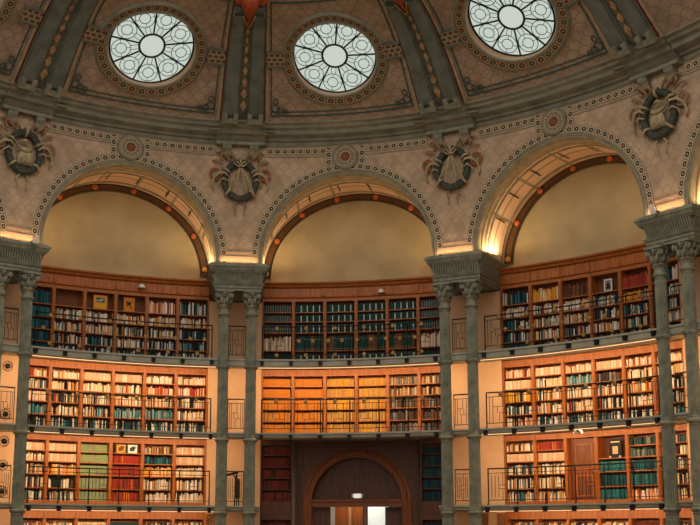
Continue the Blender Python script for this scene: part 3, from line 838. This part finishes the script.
# wooden cornice above the upper cases
for b in range(3):
    og = G(b+.5, FRONT, 9.62); t = root('wooden_cornice', 'long reddish wooden cornice capping the upper bookcases of the %s bay' % BN[b], 'cornice', og, 0, 'wooden cornices over the bookcases')
    m = MB(); m.sweep([(BACK+.01, 9.63), (FRONT, 9.63), (FRONT+.04, 9.66), (FRONT+.02, 9.70), (FRONT+.02, 9.96), (FRONT+.10, 10.0), (FRONT+.13, 10.06), (FRONT+.20, 10.10), (FRONT+.21, 10.15), (BACK+.01, 10.15)], b+KEB[b][0], b+KEB[b][6], 28)
    m.build('moulding', 'wood', t, og)
    for i in range(7):
        k = b+KEB[b][i]+(.004 if i == 0 else (-.004 if i == 6 else 0)); m = MB(); m.kbox(k-.0045, k+.0045, FRONT+.02, FRONT+.06, 9.70, 9.96, n=1); m.build('block', 'wood', t, og)

# ------------------------------------------------------------------ portal
KC = 1.495
PO = G(KC, FRONT, 0); PA = ang(KC)
t = sroot('door_1', PO, PA)
m = MB()
def wallcol(m, y0, y1, RR, cz, hw, ztop):
    nn = 28; cu = [-hw, -RR]+[-RR*cos(pi*i/nn) for i in range(1, nn)]+[RR, hw]
    for y in (y0, y1):
        vs = []
        for u in cu:
            zb_ = 0 if abs(u) > RR+1e-6 else cz+sqrt(max(0, RR*RR-u*u))
            if abs(abs(u)-RR) < 1e-6: zb_ = cz
            vs += [(u, y, zb_), (u, y, ztop)]
        m.add(vs, [(2*i, 2*i+2, 2*i+3, 2*i+1) for i in range(1, len(cu)-2)])
    for s_ in (-1, 1): m.box(*sorted((s_*hw, s_*RR)), y0, y1, 0, ztop)
wallcol(m, .04, .12, 1.74, 2.83, 2.03, 4.86); m.build('surround', 'wood_dark', t)
m = MB(); nn = 40
pr = [(1.76, .10), (1.76, -.01), (1.70, -.05), (1.66, -.03), (1.62, .0), (1.56, .0), (1.53, -.03), (1.49, -.03), (1.475, .0), (1.475, .30)]
path = [(-1, 0, 0)]
vs = []; L = len(pr); pts = [('l', 0)]+[('a', i/nn) for i in range(nn+1)]+[('r', 0)]
for kd, q in pts:
    for r_, y in pr:
        if kd == 'l': vs.append((-r_, y, 0))
        elif kd == 'r': vs.append((r_, y, 0))
        else: vs.append((-r_*cos(pi*q), y, 2.83+r_*sin(pi*q)))
m.add(vs, [(i*L+j, i*L+j+1, (i+1)*L+j+1, (i+1)*L+j) for i in range(len(pts)-1) for j in range(L-1)], smooth=False)
m.build('archivolt', 'wood_mid', t)
m = MB(); vs = [(0, .24, 2.9)]+[(-1.53*cos(pi*i/40), .24, 2.83+1.53*sin(pi*i/40)) for i in range(41)]
m.add(vs, [(0, i, i+1) for i in range(1, 41)]); m.build('tympanum', 'wood_dark', t)
m = MB(); m.box(-1.47, 1.47, .02, .30, 2.74, 2.96); m.box(-1.47, 1.47, -.02, .02, 2.90, 2.97); m.box(-1.47, 1.47, -.01, .02, 2.74, 2.78); m.build('transom', 'wood_mid', t)
m = MB()
for z in (4.62, ): m.box(-2.02, 2.02, .0, .038, z, z+.04)
m.box(-2.02, -1.80, .0, .038, 4.0, 4.60); m.box(1.80, 2.02, .0, .038, 4.0, 4.60)
for x in (-1.0, 0, 1.0): m.box(x-.02, x+.02, .0, .038, 4.66, 4.85)
m.build('panel_moulding', 'wood_dark', t)
def leaf(x0, x1, nm='door_leaf'):
    m = MB(); m.box(x0, x1, .20, .25, 0.01, 2.73); m.box(x0+.12, x1-.12, .18, .20, .3, 1.1); m.box(x0+.12, x1-.12, .18, .20, 1.3, 2.5)
    o = m.build(nm, 'wood_dark', t); mm = MB(); mm.tube([((x1-.08) if x0 < 0 else (x0+.08), .17, 1.0), ((x1-.08) if x0 < 0 else (x0+.08), .17, 1.25)], .018, 8); mm.build('handle', 'brass', o)
leaf(-1.46, -.96); leaf(.90, 1.46)
m = MB(); m.box(-.955, -.90, .2, .27, 0, 2.73); m.box(.18, .24, .2, .27, 0, 2.73); m.box(.28, .33, .2, .27, 0, 2.73); m.build('mullion', 'wood_dark', t)
# passage beyond
t = sroot('wall_passage', PO, PA)
m = MB(); m.box(-1.75, -1.68, .36, 1.0, 0, 3.0); m.box(1.55, 1.62, .36, 1.0, 0, 3.0); m.box(-1.75, 1.62, .36, 1.07, 3.0, 3.08); m.box(-1.68, -.90, 1.0, 1.07, 0, 3.0); m.box(1.0, 1.62, 1.0, 1.07, 0, 3.0)
m.build('passage_wall', 'white_paint', t)
m = MB(); m.box(-.88, -.42, .98, 1.04, 0, 3.0); m.box(-.34, .10, .98, 1.04, 0, 3.0); m.build('wood_panel', 'wood', t)
m = MB(); m.box(-.42, -.34, .985, 1.04, 0, 3.0); m.build('white_post', 'plaster', t)
m = MB(); m.box(.10, .17, .96, 1.06, 0, 3.0); m.build('dark_post', 'wood_dark', t)
og = Matrix.Translation(PO) @ Matrix.Rotation(PA, 4, 'Z') @ Vector((.5, 1.0, 0))
t = sroot('window_5', tuple(og), PA)
m = MB(); m.box(-.32, .42, 0, .03, .0, 2.95); m.build('pane', 'bright_pane', t)
m = MB(); m.box(-.33, -.30, -.02, .05, 0, 2.98); m.box(.42, .50, -.02, .05, 0, 2.98); m.build('frame', 'wood_dark', t)

# exit sign
f = Vector((.0, -.0, 3.12)); R_ = Matrix.Rotation(PA, 4, 'Z'); q = R_ @ Vector((0, .17, 3.08)); og = (PO[0]+q.x, PO[1]+q.y, q.z)
t = root('exit_sign', 'small pale lit exit sign on the arched wooden tympanum above the doorway', 'sign', og, PA)
m = MB(); m.box(-.11, .11, -.03, .065, -.06, .08); m.build('lamp_panel', 'sign_lit', t)
for s_ in (-1, 1):
    m = MB(); m.box(*sorted((s_*.115, s_*.18)), -.02, .065, -.045, .07); m.build('side_panel', 'white_paint', t)

# ------------------------------------------------------------------ books
PAL = {
 'W': [('cream', 5), ('white', 4), ('pale pink', 3), ('tan', 2), ('brown', 1), ('black', 1), ('orange', 1), ('grey', 1), ('teal', .6), ('red', .5)],
 'M': [('cream', 3), ('white', 3), ('black', 2), ('teal', 1.6), ('brown', 2), ('red', 1), ('navy', 1.5), ('tan', 1), ('grey', 1.5), ('dark green', 1), ('orange', .5)],
 'K': [('black', 3), ('navy', 3), ('dark teal', 3), ('white', 3), ('cream', 2), ('teal', 2), ('grey', 1.5), ('brown', 1)],
 'P': [('cream', 5), ('pale pink', 6), ('white', 2)], 'T': [('teal', 6), ('dark teal', 3), ('blue', 1)], 'TD': [('dark teal', 5), ('teal', 1.5), ('navy', 2)],
 'O': [('orange', 9), ('tan', 1)], 'Y': [('tan', 5), ('yellow', 4), ('orange', 1)], 'YM': [('yellow', 6), ('tan', 2), ('brown', 1), ('dark green', 1), ('white', 1)],
 'B': [('tan', 3), ('brown', 4), ('grey', 3), ('cream', 1), ('slate', 1)], 'BD': [('slate', 3), ('brown', 4), ('grey', 3), ('dark brown', 2), ('navy', 1)],
 'D': [('slate', 6), ('dark teal', 3)], 'G': [('dark green', 9), ('dark teal', 4)], 'LG': [('light green', 9), ('grey', 1)], 'R': [('red', 8), ('maroon', 3), ('orange', 1)],
 'MR': [('maroon', 9), ('dark brown', 2)], 'N': [('navy', 6), ('dark teal', 6)], 'RW': [('red', 3), ('pale pink', 4), ('white', 3), ('orange', 2)], 'GG': [('grey', 4), ('dark green', 4), ('slate', 4), ('olive' if 0 else 'dark teal', 2)],
 'TW': [('teal', 6), ('pale blue', 5), ('grey', 3)], 'OW': [('orange', 3), ('cream', 2), ('yellow', 2)], 'WP': [('cream', 6), ('white', 4), ('pale pink', 4), ('brown', 1)], 'BB': [('dark brown', 3), ('brown', 4), ('maroon', 2)],
 'OB': [('yellow', 4), ('orange', 5), ('blue', 3)], '-': None}
# per case, five rows listed from the top shelf down
PLAN = {
 (0, 'upper'): ['TD T T TD TD', '- W W M K', 'pic W W K K', 'pic2 W M M K', 'R1 W M K K', 'K W K K K'],
 (0, 'middle'): ['RW M P TW K', 'W W M W K', 'P WP W M K', 'P W W TW K', 'WP RW W TW K', 'WP RW W W K'],
 (0, 'lower'): ['P YW M M M', 'P P OWM M M', 'LG LG LG LG LG', 'disp R R R R', 'GW TC OW W WP', 'P P WP W WP'],
 (1, 'upper'): ['Dw Dw Dw WB G', 'Gw Gw Gw BIG Gw', 'Gw Gw Gw BIG Gw', 'Gw Gw Gw BIG Gw', 'Gw Gw Gw BIG Gw', 'Dw Dw Dw WB G'],
 (1, 'middle'): ['O O O O O', 'O O O O O', 'Y Y Y Y Y', 'Y Y Y Y Y', 'B B BD BD BD', 'Bw Bw BD BD BD'],
 (1, 'lower'): ['MR MR MR MR MR', '', '', '', '', 'N N N N N'],
 (2, 'upper'): ['K W K K TD', 'OW W W W K', 'BB WP W M K', 'pic3 K K W K', 'RS OB K M K', 'K K K K K'],
 (2, 'middle'): ['RW P YM K M', 'P W W W K', 'RW TW W W K', 'P BD W M K', 'RW W WY W K', 'W W K K K'],
 (2, 'lower'): ['W P M M M', 'R P W W W', 'door', 'pic4 - T TD T', 'GG GG TD T RW', 'K M K M M'],
 (0, 'ground'): ['W M', 'W M', 'P W', 'D D', 'M W', 'W W'], (1, 'ground'): ['MR MR', '', '', '', '', 'N N'], (2, 'ground'): ['W W', 'W W', 'M W', 'WP O', 'MR R', 'K W']}
NMIX = {'YW': 'WP', 'OWM': 'OW', 'GW': 'B', 'TC': 'TD', 'R1': 'RW', 'RS': 'R', 'WY': 'W', 'WB': 'WP', 'Bw': 'B'}
def pick(pal):
    tot = sum(w for _, w in pal); r = random.random()*tot
    for c, w in pal:
        r -= w
        if r <= 0: return c
    return pal[-1][0]
BOOKS = []
def fill(case, r, code):
    """r: 0 = top shelf"""
    rows = case['rows']; z0 = rows[4-r]; z1 = rows[5-r]-TH; H = z1-z0; half = case['w']/2-.056
    x = -half+.004; lst = []
    uniform = code in ('O', 'Y', 'LG', 'R', 'MR', 'N', 'T', 'P', 'D', 'TD')
    hh = .80 if uniform else None
    i = 0
    while True:
        c = None; dep = .22; tall = None
        if code in ('Gw', 'Dw'):
            per = 4 if code == 'Gw' else 2
            if i % per == per-1: c = 'white' if code == 'Gw' else 'grey'; w = .030; tall = .72
            else: c = pick(PAL['G' if code == 'Gw' else 'D']); w = .058 if code == 'Gw' else .05; tall = .80
        elif code == 'BIG':
            c = pick([('dark green', 6), ('dark teal', 2), ('brown', 2.5)]); w = random.choice([.07, .09, .1]); tall = random.choice([.78, .82, .85])
        else:
            pal = PAL[NMIX.get(code, code)]
            c = pick(pal)
            if c is None: break
            w = random.uniform(.028, .045) if uniform else random.choice([.022, .028, .034, .04, .052])
            tall = hh+random.uniform(-.015, .015) if uniform else random.uniform(.60, .86)
        if x+w > half-.002: break
        if not uniform and random.random() < .03 and code not in ('Gw', 'Dw', 'BIG'): x += random.uniform(.02, .06)
        if x+w > half-.002: break
        d = random.uniform(.17, .21) if not uniform else .21
        lst.append(dict(case=case, r=r, x=x+w/2, w=w-(.004 if uniform else .002), h=H*tall, z=z0, d=d, c=c))
        x += w; i += 1
    for n_, bk in enumerate(lst): bk['n'] = n_+1; bk['N'] = len(lst)
    BOOKS.extend(lst)
SPECIAL = []
for case in CASES:
    codes = PLAN[(case['b'], case['lev'])][case['i']].split()
    for r, code in enumerate(codes):
        if code == '-': continue
        if code in ('pic', 'pic2', 'disp', 'pic3', 'pic4', 'door'):
            SPECIAL.append((code, case, r)); continue
        fill(case, r, code)
# camera (also needed to rank the books by how large they show)
CAMLOC = Vector((2.524, -15.079, 1.75))
yw, pt_, rl = radians(-3.151), radians(9.982), radians(.168); FPX = 1147.513
Fv = Vector((sin(yw)*cos(pt_), cos(yw)*cos(pt_), sin(pt_))); Rv = Vector((cos(yw), -sin(yw), 0)); Uv = Rv.cross(Fv)
def proj(p):
    d = Vector(p)-CAMLOC; w = d.dot(Fv)
    return 350-33.4+FPX*d.dot(Rv)/w, 262.5+73.3-FPX*d.dot(Uv)/w, w
colx = []
for p in range(4):
    for s_ in (-1, 1):
        f = fr(p); q = proj((f[0]+f[2]*s_*.44, f[1]+f[3]*s_*.44, 5)); colx.append((q[0], 7))
for bk in BOOKS:
    cs = bk['case']; R_ = Matrix.Rotation(cs['rz'], 4, 'Z')
    P0 = cs['mid']+(R_ @ Vector((bk['x'], .075, 0))); P0.z = bk['z']; bk['P'] = P0; bk['M'] = Matrix.Translation(P0) @ R_
    x, y, w = proj(P0+Vector((0, 0, bk['h']/2))); 
    vis = 2 < x < 698 and 2 < y < 523 and not any(abs(x-c_) < hw for c_, hw in colx)
    bk['area'] = bk['w']*bk['h']*(FPX/w)**2 if vis else 0
BOOKS.sort(key=lambda b: -b['area'])
def book_mesh(mb, bk, mi, pm, M):
    w, h, d = bk['w']/2, bk['h'], bk['d']; c = .006
    # cover wraps a recessed page block; the spine is slightly rounded
    vs = [(-w, .0, 0), (-w*.5, -c, 0), (w*.5, -c, 0), (w, .0, 0), (w, d, 0), (-w, d, 0)]
    vs += [(x, y, h) for x, y, z in vs]
    vs = [tuple(M @ Vector(p)) for p in vs]
    mb.add(vs, [(0, 1, 7, 6), (1, 2, 8, 7), (2, 3, 9, 8), (3, 4, 10, 9), (5, 0, 6, 11), (5, 4, 3, 2, 1, 0)], mi)
    mb.add([vs[j] for j in (6, 7, 8, 9, 10, 11)], [(0, 1, 2, 3, 4, 5)], mi)
    tw = [tuple(M @ Vector(p)) for p in ((-w*.9, d-.002, .004), (w*.9, d-.002, .004), (w*.9, d-.002, h-.004), (-w*.9, d-.002, h-.004))]
    mb.add(tw, [(0, 1, 2, 3)], pm)
def nth(n):
    return '%d%s' % (n, 'th' if 10 <= n % 100 <= 20 else {1: 'st', 2: 'nd', 3: 'rd'}.get(n % 10, 'th'))
RN = ['top shelf', 'second shelf', 'third shelf', 'fourth shelf', 'bottom shelf']
ind = BOOKS[:300]
for bk in ind:
    m = MB(); book_mesh(m, bk, 0, 1, Matrix.Identity(4))
    cs = bk['case']
    # raised spine bands and a title label, part of the binding
    w, h = bk['w']/2, bk['h']
    for zz in (.12, .80): m.add([(-w*.55, -.0075, h*zz), (w*.55, -.0075, h*zz), (w*.55, -.0075, h*zz+.012), (-w*.55, -.0075, h*zz+.012)], [(0, 1, 2, 3)], 2)
    o = m.build('book', ['book_'+bk['c'].replace(' ', '_'), 'paper', 'gold'])
    o.matrix_world = bk['M']
    lab = '%s book, %s from left, %s of %s case, %s %s, %s bay' % (bk['c'], nth(bk['n']), RN[bk['r']], ORD[cs['i']], cs['lev'], 'gallery' if cs['lev'] != 'ground' else 'floor', BN[cs['b']])
    tag(o, lab, 'book', 'books in the %s gallery of the %s bay' % (cs['lev'], BN[cs['b']]))
mb = MB()
for bk in BOOKS[300:]: book_mesh(mb, bk, BK.index(bk['c']), len(BK), bk['M'])
o = mb.build('books', ['book_'+k.replace(' ', '_') for k in BK]+['paper']); o['kind'] = 'stuff'; o['label'] = 'rows of smaller books filling the wooden shelves of all the galleries'; o['category'] = 'books'

def at_case(case, x, y, z):
    q = case['mid']+(Matrix.Rotation(case['rz'], 4, 'Z') @ Vector((x, y, 0))); return (q.x, q.y, z)
def framed(case, r, x, w, h, frame, face, label, cat, name, ymid=.10, extra=None):
    z = case['rows'][4-r]; t = root(name, label, cat, at_case(case, x, ymid, z+.004), case['rz'])
    m = MB()
    for q in ((-w/2, -w/2+.035, 0, h), (w/2-.035, w/2, 0, h), (-w/2+.035, w/2-.035, 0, .035), (-w/2+.035, w/2-.035, h-.035, h)): m.box(q[0], q[1], -.012, .014, q[2], q[3])
    m.box(-w/2+.02, w/2-.02, .014, .02, .02, h-.02)
    m.build('frame', frame, t)
    m = MB(); m.box(-w/2+.035, w/2-.035, -.002, .012, .035, h-.035); m.build('picture', face, t)
    if extra: extra(t, w, h)
    return t
for code, case, r in SPECIAL:
    if code == 'pic':
        def ex(t, w, h):
            m = MB(); m.box(-w*.30, w*.30, -.006, -.003, h*.48, h*.82); m.build('motif', 'book_slate', t); m = MB(); m.box(-w*.26, w*.1, -.009, -.006, h*.55, h*.68); m.box(w*.0, w*.22, -.009, -.006, h*.60, h*.76); m.build('motif_detail', 'book_pale_blue', t)
        framed(case, r, .02, .46, .46, 'book_orange', 'book_yellow', 'orange book cover with a dark picture panel displayed on the top shelf, left bay', 'displayed book', 'displayed_book', extra=ex)
    if code == 'pic2':
        def ex(t, w, h):
            m = MB(); m.lathe([(.01, 0), (.07, .02), (.05, .09), (.01, .12)], 12, 0, M=Matrix.Translation((0, -.006, h*.45)) @ Matrix.Scale(.04, 4, Vector((0, 1, 0))))
            m.tube([(-.12, -.006, h*.75), (-.05, -.006, h*.62), (0, -.006, h*.5), (.06, -.006, h*.3), (.1, -.006, h*.2)], .014, 6); m.tube([(.12, -.006, h*.78), (.04, -.006, h*.6), (-.03, -.006, h*.5), (-.09, -.006, h*.32)], .012, 6); m.build('motif', 'black', t)
        framed(case, r, -.06, .36, .46, 'book_orange', 'book_orange', 'orange poster with a black twisting figure standing on the top shelf, left bay', 'displayed book', 'displayed_book', extra=ex)
    if code == 'disp':
        for j, x in enumerate((-.17, .20)):
            def ex(t, w, h):
                m = MB(); m.box(-w*.28, w*.2, -.008, -.004, h*.25, h*.65); m.box(-w*.1, w*.30, -.012, -.008, h*.5, h*.8); m.build('motif', 'book_slate' if j else 'book_brown', t)
            framed(case, r, x, .30, .27, 'book_tan' if j == 0 else 'white_paint', 'book_yellow' if j == 0 else 'white_paint', ['tan open book displayed, left one of two on the top shelf, lower left gallery', 'white book displayed, right one of two on the top shelf, lower left gallery'][j], 'displayed book', 'displayed_book', extra=ex)
        m = MB(); og = at_case(case, .015, .12, case['rows'][4-r]+.003); m.box(-.022, .022, -.05, .05, 0, .25); m.box(-.03, .03, -.06, .06, 0, .012)
        o = m.build('bookend', 'black', None, (0, 0, 0)); o.location = og; o.rotation_euler = (0, 0, case['rz']); tag(o, 'black upright between the two displayed books on the lower left gallery', 'bookend')
    if code == 'pic3':
        def ex(t, w, h):
            m = MB(); m.lathe([(.01, 0), (.05, .03), (.055, .09), (.01, .14)], 14, 0, M=Matrix.Translation((0, -.006, h*.35)) @ Matrix.Scale(.05, 4, Vector((0, 1, 0)))); m.box(-.08, .08, -.008, -.004, h*.22, h*.38); m.build('portrait', 'black', t)
        framed(case, r, .06, .27, .38, 'white_paint', 'book_grey', 'small white framed dark portrait on the top shelf, upper gallery, right bay', 'picture', 'framed_picture', extra=ex)
    if code == 'pic4':
        def ex(t, w, h):
            m = MB(); m.box(-w*.22, w*.2, -.008, -.004, h*.2, h*.6); m.build('motif', 'book_pale_pink', t); m = MB(); m.box(-w*.36, w*.36, -.008, -.004, h*.80, h*.86); m.build('title_strip', 'book_cream', t)
            for s_ in (-1, 1):
                m = MB(); m.box(s_*w*.40-.02, s_*w*.40+.02, -.05, -.013, 0, .05); m.build('stand_foot', 'white_paint', t)
        framed(case, r+1, .07, .40, .55, 'black', 'black', 'large black framed poster with a pink figure standing in a lower right case', 'picture', 'framed_picture', extra=ex)
    if code == 'door':
        t = root('wooden_door', 'plain wooden door set among the bookcases on the lower right gallery', 'door', at_case(case, 0, .19, case['rows'][0]+.002), case['rz'])
        hh_ = case['rows'][5]-case['rows'][0]-.02; hw = case['w']/2-.065
        m = MB(); m.box(-hw, hw, 0, .04, 0, hh_)
        m.build('leaf', 'wood_mid', t)
        m = MB()
        for (a0, a1, b0, b1) in ((-.28, .28, .12, .75), (-.28, .28, .9, hh_-.15)):
            for q in ((a0, a0+.03, b0, b1), (a1-.03, a1, b0, b1), (a0, a1, b0, b0+.03), (a0, a1, b1-.03, b1)): m.box(q[0], q[1], -.02, 0, q[2], q[3])
        m.build('panel_frame', 'wood', t)
        m = MB(); m.lathe([(.0, 0), (.022, .01), (.022, .03), (.01, .045)], 12, 0, M=Matrix.Translation((hw-.07, 0, .85)) @ Matrix.Rotation(pi/2, 4, 'X')); m.build('knob', 'brass', t)
# the door case needs no shelves
for o in [q for q in COL.objects if q.name.startswith('bookcase')]:
    if o.name.startswith('bookcase') and o.get('label', '').startswith('wooden bookcase, third from left, on the lower gallery of the right'):
        for ch in list(o.children):
            if ch.name.startswith('shelf'): bpy.data.objects.remove(ch)
        o['label'] = 'wooden case surround framing the plain door, lower gallery of the right bay'
    elif o.name.startswith('bookcase') and o.get('label', '').startswith('wooden bookcase, fourth from left, on the lower gallery of the right'):
        sh = sorted([ch for ch in o.children if ch.name.startswith('shelf')], key=lambda c: -max(v.co.z for v in c.data.vertices))
        bpy.data.objects.remove(sh[0])

# ------------------------------------------------------------------ small things
def spot(k, off, z, label, name='spotlight', aim=-1):
    t = root(name, label, 'spotlight', G(k, off, z), ang(k))
    m = MB(); m.box(-.05, .05, -.05, .05, 0, .03); m.tube([(0, 0, .03), (-.02, -.02, .14), (.06, -.12, .18)], .012, 6); m.build('bracket', 'black', t)
    m = MB(); M = Matrix.Translation((.0, -.20, .04)) @ Matrix.Rotation(.5, 4, 'X'); m.lathe([(.02, .14), (.05, .12), (.055, .0), (.09, -.10), (.085, -.11)], 16, 0, M=M); m.tube([(.06, -.12, .18), (.02, -.19, .15)], .012, 6)
    m.build('lamp_head', 'white_paint', t)
spot(.055, .33, 10.365, 'small white spotlight clipped to the top of the left entablature'); spot(2.975, .33, 10.365, 'small white spotlight clipped to the top of the right entablature')
for k, z, off, lab in ((.611, 9.83, FRONT+.03, 'small white lamp on the wooden cornice of the left bay'), (1.603, 9.78, FRONT+.03, 'small white lamp on the wooden cornice of the middle bay')):
    t = root('wall_lamp', lab, 'lamp', G(k, off, z), ang(k)); m = MB(); m.box(-.04, .04, -.04, .0, -.02, .02); m.build('mount', 'black', t)
    m = MB(); M = Matrix.Translation((0, -.10, .0)) @ Matrix.Rotation(.3, 4, 'X'); m.lathe([(.02, .07), (.05, .06), (.13, -.03), (.12, -.04)], 18, 0, M=M); m.build('shade', 'white_paint', t)
t = root('ceiling_fixture', 'white twin-spot fixture hanging under the middle gallery edge, right bay', 'lamp', G(2.506, -.34, LV['middle']-.18), ang(2.506))
m = MB(); m.box(-.07, .07, -.03, .03, -.03, .0); m.box(-.02, .02, -.02, .02, .0, .078); m.build('plate', 'white_paint', t)
for s_ in (-1, 1):
    m = MB(); m.lathe([(.05, -.13), (.055, -.12), (.05, -.05), (.02, -.035)], 14, 0, c=(s_*.09, 0)); m.build('lamp_head', 'white_paint', t)
# round black speakers on the wall behind the far-left columns
for z, wd_ in ((6.89, 'topmost'), (5.42, 'second from top'), (4.60, 'middle one'), (3.88, 'second from bottom'), (3.10, 'lowest')):
    kk = .079; t = root('round_vent', 'round black wall disc with ring, %s of five at the far left edge' % wd_, 'vent', G(kk, FRONT+.045, z), ang(kk), 'round discs on the left pier wall')
    Mx = Matrix.Rotation(pi/2, 4, 'X'); m = MB(); m.lathe([(.085, .0), (.085, .03), (.06, .05), (.02, .055)], 20, 0, M=Mx); m.build('disc', 'black', t)
    m = MB(); m.torus((0, -.012, 0), .15, .010, 'y', 28, 6); m.build('ring', 'iron_brown', t)
# black stand between the columns left of the middle
zf = LV['lower']; t = root('folding_stand', 'narrow black folded stand on the lower gallery between the left-middle columns', 'stand', G(1.008, -.62, zf), ang(1.0))
m = MB(); m.tube([(-.05, 0, .01), (.0, 0, 1.0)], .02, 6); m.tube([(.09, 0, .01), (.02, 0, 1.0)], .02, 6); m.tube([(.02, .05, .01), (.01, .02, 1.0)], .018, 6); m.build('legs', 'black', t)
m = MB(); m.tube([(-.30, 0, .98), (.06, 0, 1.06)], .035, 8); m.tube([(-.1, 0, 1.0), (.0, -.02, .8)], .018, 6); m.build('head', 'black', t)
m = MB(); m.box(-.05, .12, -.03, .03, .25, .85); m.build('cover', 'iron_brown', t)
# lattice grilles beside the columns on the ground floor
for p, dk, nm in ((1, -.088, 'left of the columns left of the middle'), (2, 0, 'between the columns right of the middle'), (2, .088, 'right of the columns right of the middle')):
    kc = p+dk; hw = .26 if dk == 0 else .15; t = root('lattice_grille', 'wooden diamond lattice grille under the gallery, '+nm, 'grille', G(kc, FRONT+.10, 0), ang(kc), 'lattice grilles on the ground floor')
    m = MB()
    for q in ((-hw, -hw+.04, 0, 2.50), (hw-.04, hw, 0, 2.50), (-hw+.04, hw-.04, 2.46, 2.50), (-hw+.04, hw-.04, 0, .1)): m.box(q[0], q[1], -.02, .02, q[2], q[3])
    m.build('frame', 'wood', t)
    m = MB(); st = .09; n_ = int(2.4/st)
    wd = 2*hw-.08
    for i in range(-6, n_+6):
        for sg in (-1, 1):
            x0, x1 = -hw+.04, hw-.04; za = .1+i*st; zb2 = za+wd
            a, b_ = (x0, za), (x1, zb2)
            if sg < 0: a, b_ = (x1, za), (x0, zb2)
            z_0 = max(za, .1); z_1 = min(zb2, 2.46)
            if z_1 <= z_0: continue
            f0 = (z_0-za)/wd; f1 = (z_1-za)/wd
            m.tube([(a[0]+(b_[0]-a[0])*f0, sg*.008, z_0), (a[0]+(b_[0]-a[0])*f1, sg*.008, z_1)], .011, 4)
    m.build('lattice', 'lattice', t)

# ------------------------------------------------------------------ lights
def area(loc, rot, sx, sy, e, c, name='lamp', spread=pi):
    l = bpy.data.lights.new(name, 'AREA'); l.shape = 'RECTANGLE'; l.size = sx; l.size_y = sy; l.energy = e; l.color = c; l.spread = spread
    o = bpy.data.objects.new(name, l); COL.objects.link(o); o.location = loc; o.rotation_euler = rot; return o
WARM = (1.0, .66, .36)
def face(loc, k, dirv):     # orient -Z along dirv, X along the tangent
    f = fr(k); d = Vector(dirv).normalized(); x = Vector((f[2], f[3], 0)); y = (-d).cross(x).normalized()
    M = Matrix((x, y, -d)).transposed(); return M.to_euler()
E_LED = {'upper': 29, 'middle': 27, 'lower': 20}
for b in range(-1, 4):
    for lev in ('upper', 'middle', 'lower'):
        if b == 1 and lev != 'upper': continue
        z = LV[lev]-(.20 if lev == 'upper' else .14)
        for j in range(4):
            k = b+.11+.78*(j+.5)/4; f = fr(k)
            area(G(k, -.34, z), face(None, k, (-f[4]*.75, -f[5]*.75, -1)), 1.4, .05, E_LED[lev]*(.8 if b in (-1, 3) else 1), WARM, 'gallery_lamp')
# small lamps behind each pair of columns
for p in range(0, 4):
    for lev in ('upper', 'middle'):
        f = fr(p); area(G(p, -.34, LV[lev]-.2), face(None, p, (-f[4]*.75, -f[5]*.75, -1)), .9, .05, 9, WARM, 'pier_lamp')
# uplights on the entablatures
for p in range(0, 4):
    f = fr(p)
    area(G(p, .30, 10.40), face(None, p, (-f[4]*.30, -f[5]*.30, 1)), 1.2, .05, 4, (1, .70, .38), 'uplight')
    for s_ in (-1, 1):
        k = p+s_*.131
        area(G(k, -.70, 10.48), face(None, k, (s_*f[2]*.1+f[4]*.1, s_*f[3]*.1+f[5]*.1, 1)), .12, 1.1, 34, (1, .70, .38), 'uplight')
# daylight from the great skylight over the hall
area((0, 3, 18.2), (0, 0, 0), 16, 22, 1700, (1.0, .97, .92), 'skylight')
w = bpy.data.worlds.new('world'); scene.world = w; w.use_nodes = True
w.node_tree.nodes['Background'].inputs[0].default_value = (.84, .77, .66, 1); w.node_tree.nodes['Background'].inputs[1].default_value = .60

# ------------------------------------------------------------------ camera
cam = bpy.data.cameras.new('camera'); co = bpy.data.objects.new('camera', cam); COL.objects.link(co)
cam.sensor_width = 36; cam.lens = FPX/700*36; cam.shift_x = 33.4/700; cam.shift_y = 73.3/700; cam.clip_start = .1; cam.clip_end = 200
Rc = Rv*cos(rl)+Uv*sin(rl); Uc = -Rv*sin(rl)+Uv*cos(rl)
co.matrix_world = Matrix.Translation(CAMLOC) @ Matrix((Rc, Uc, -Fv)).transposed().to_4x4()
area(tuple(Matrix.Translation(PO) @ Matrix.Rotation(PA, 4, 'Z') @ Vector((-.1, .62, 2.96))), (0, 0, 0), 1.6, .2, 8, (1, .85, .65), 'passage_fill')  # added fill light with no visible source, warms the panels beyond the doorway
scene.camera = co
vs_ = scene.view_settings
scene.display_settings.display_device = 'sRGB'
vs_.view_transform = 'Standard'; vs_.look = 'None'; vs_.exposure = 0; vs_.gamma = 1; vs_.use_curve_mapping = False
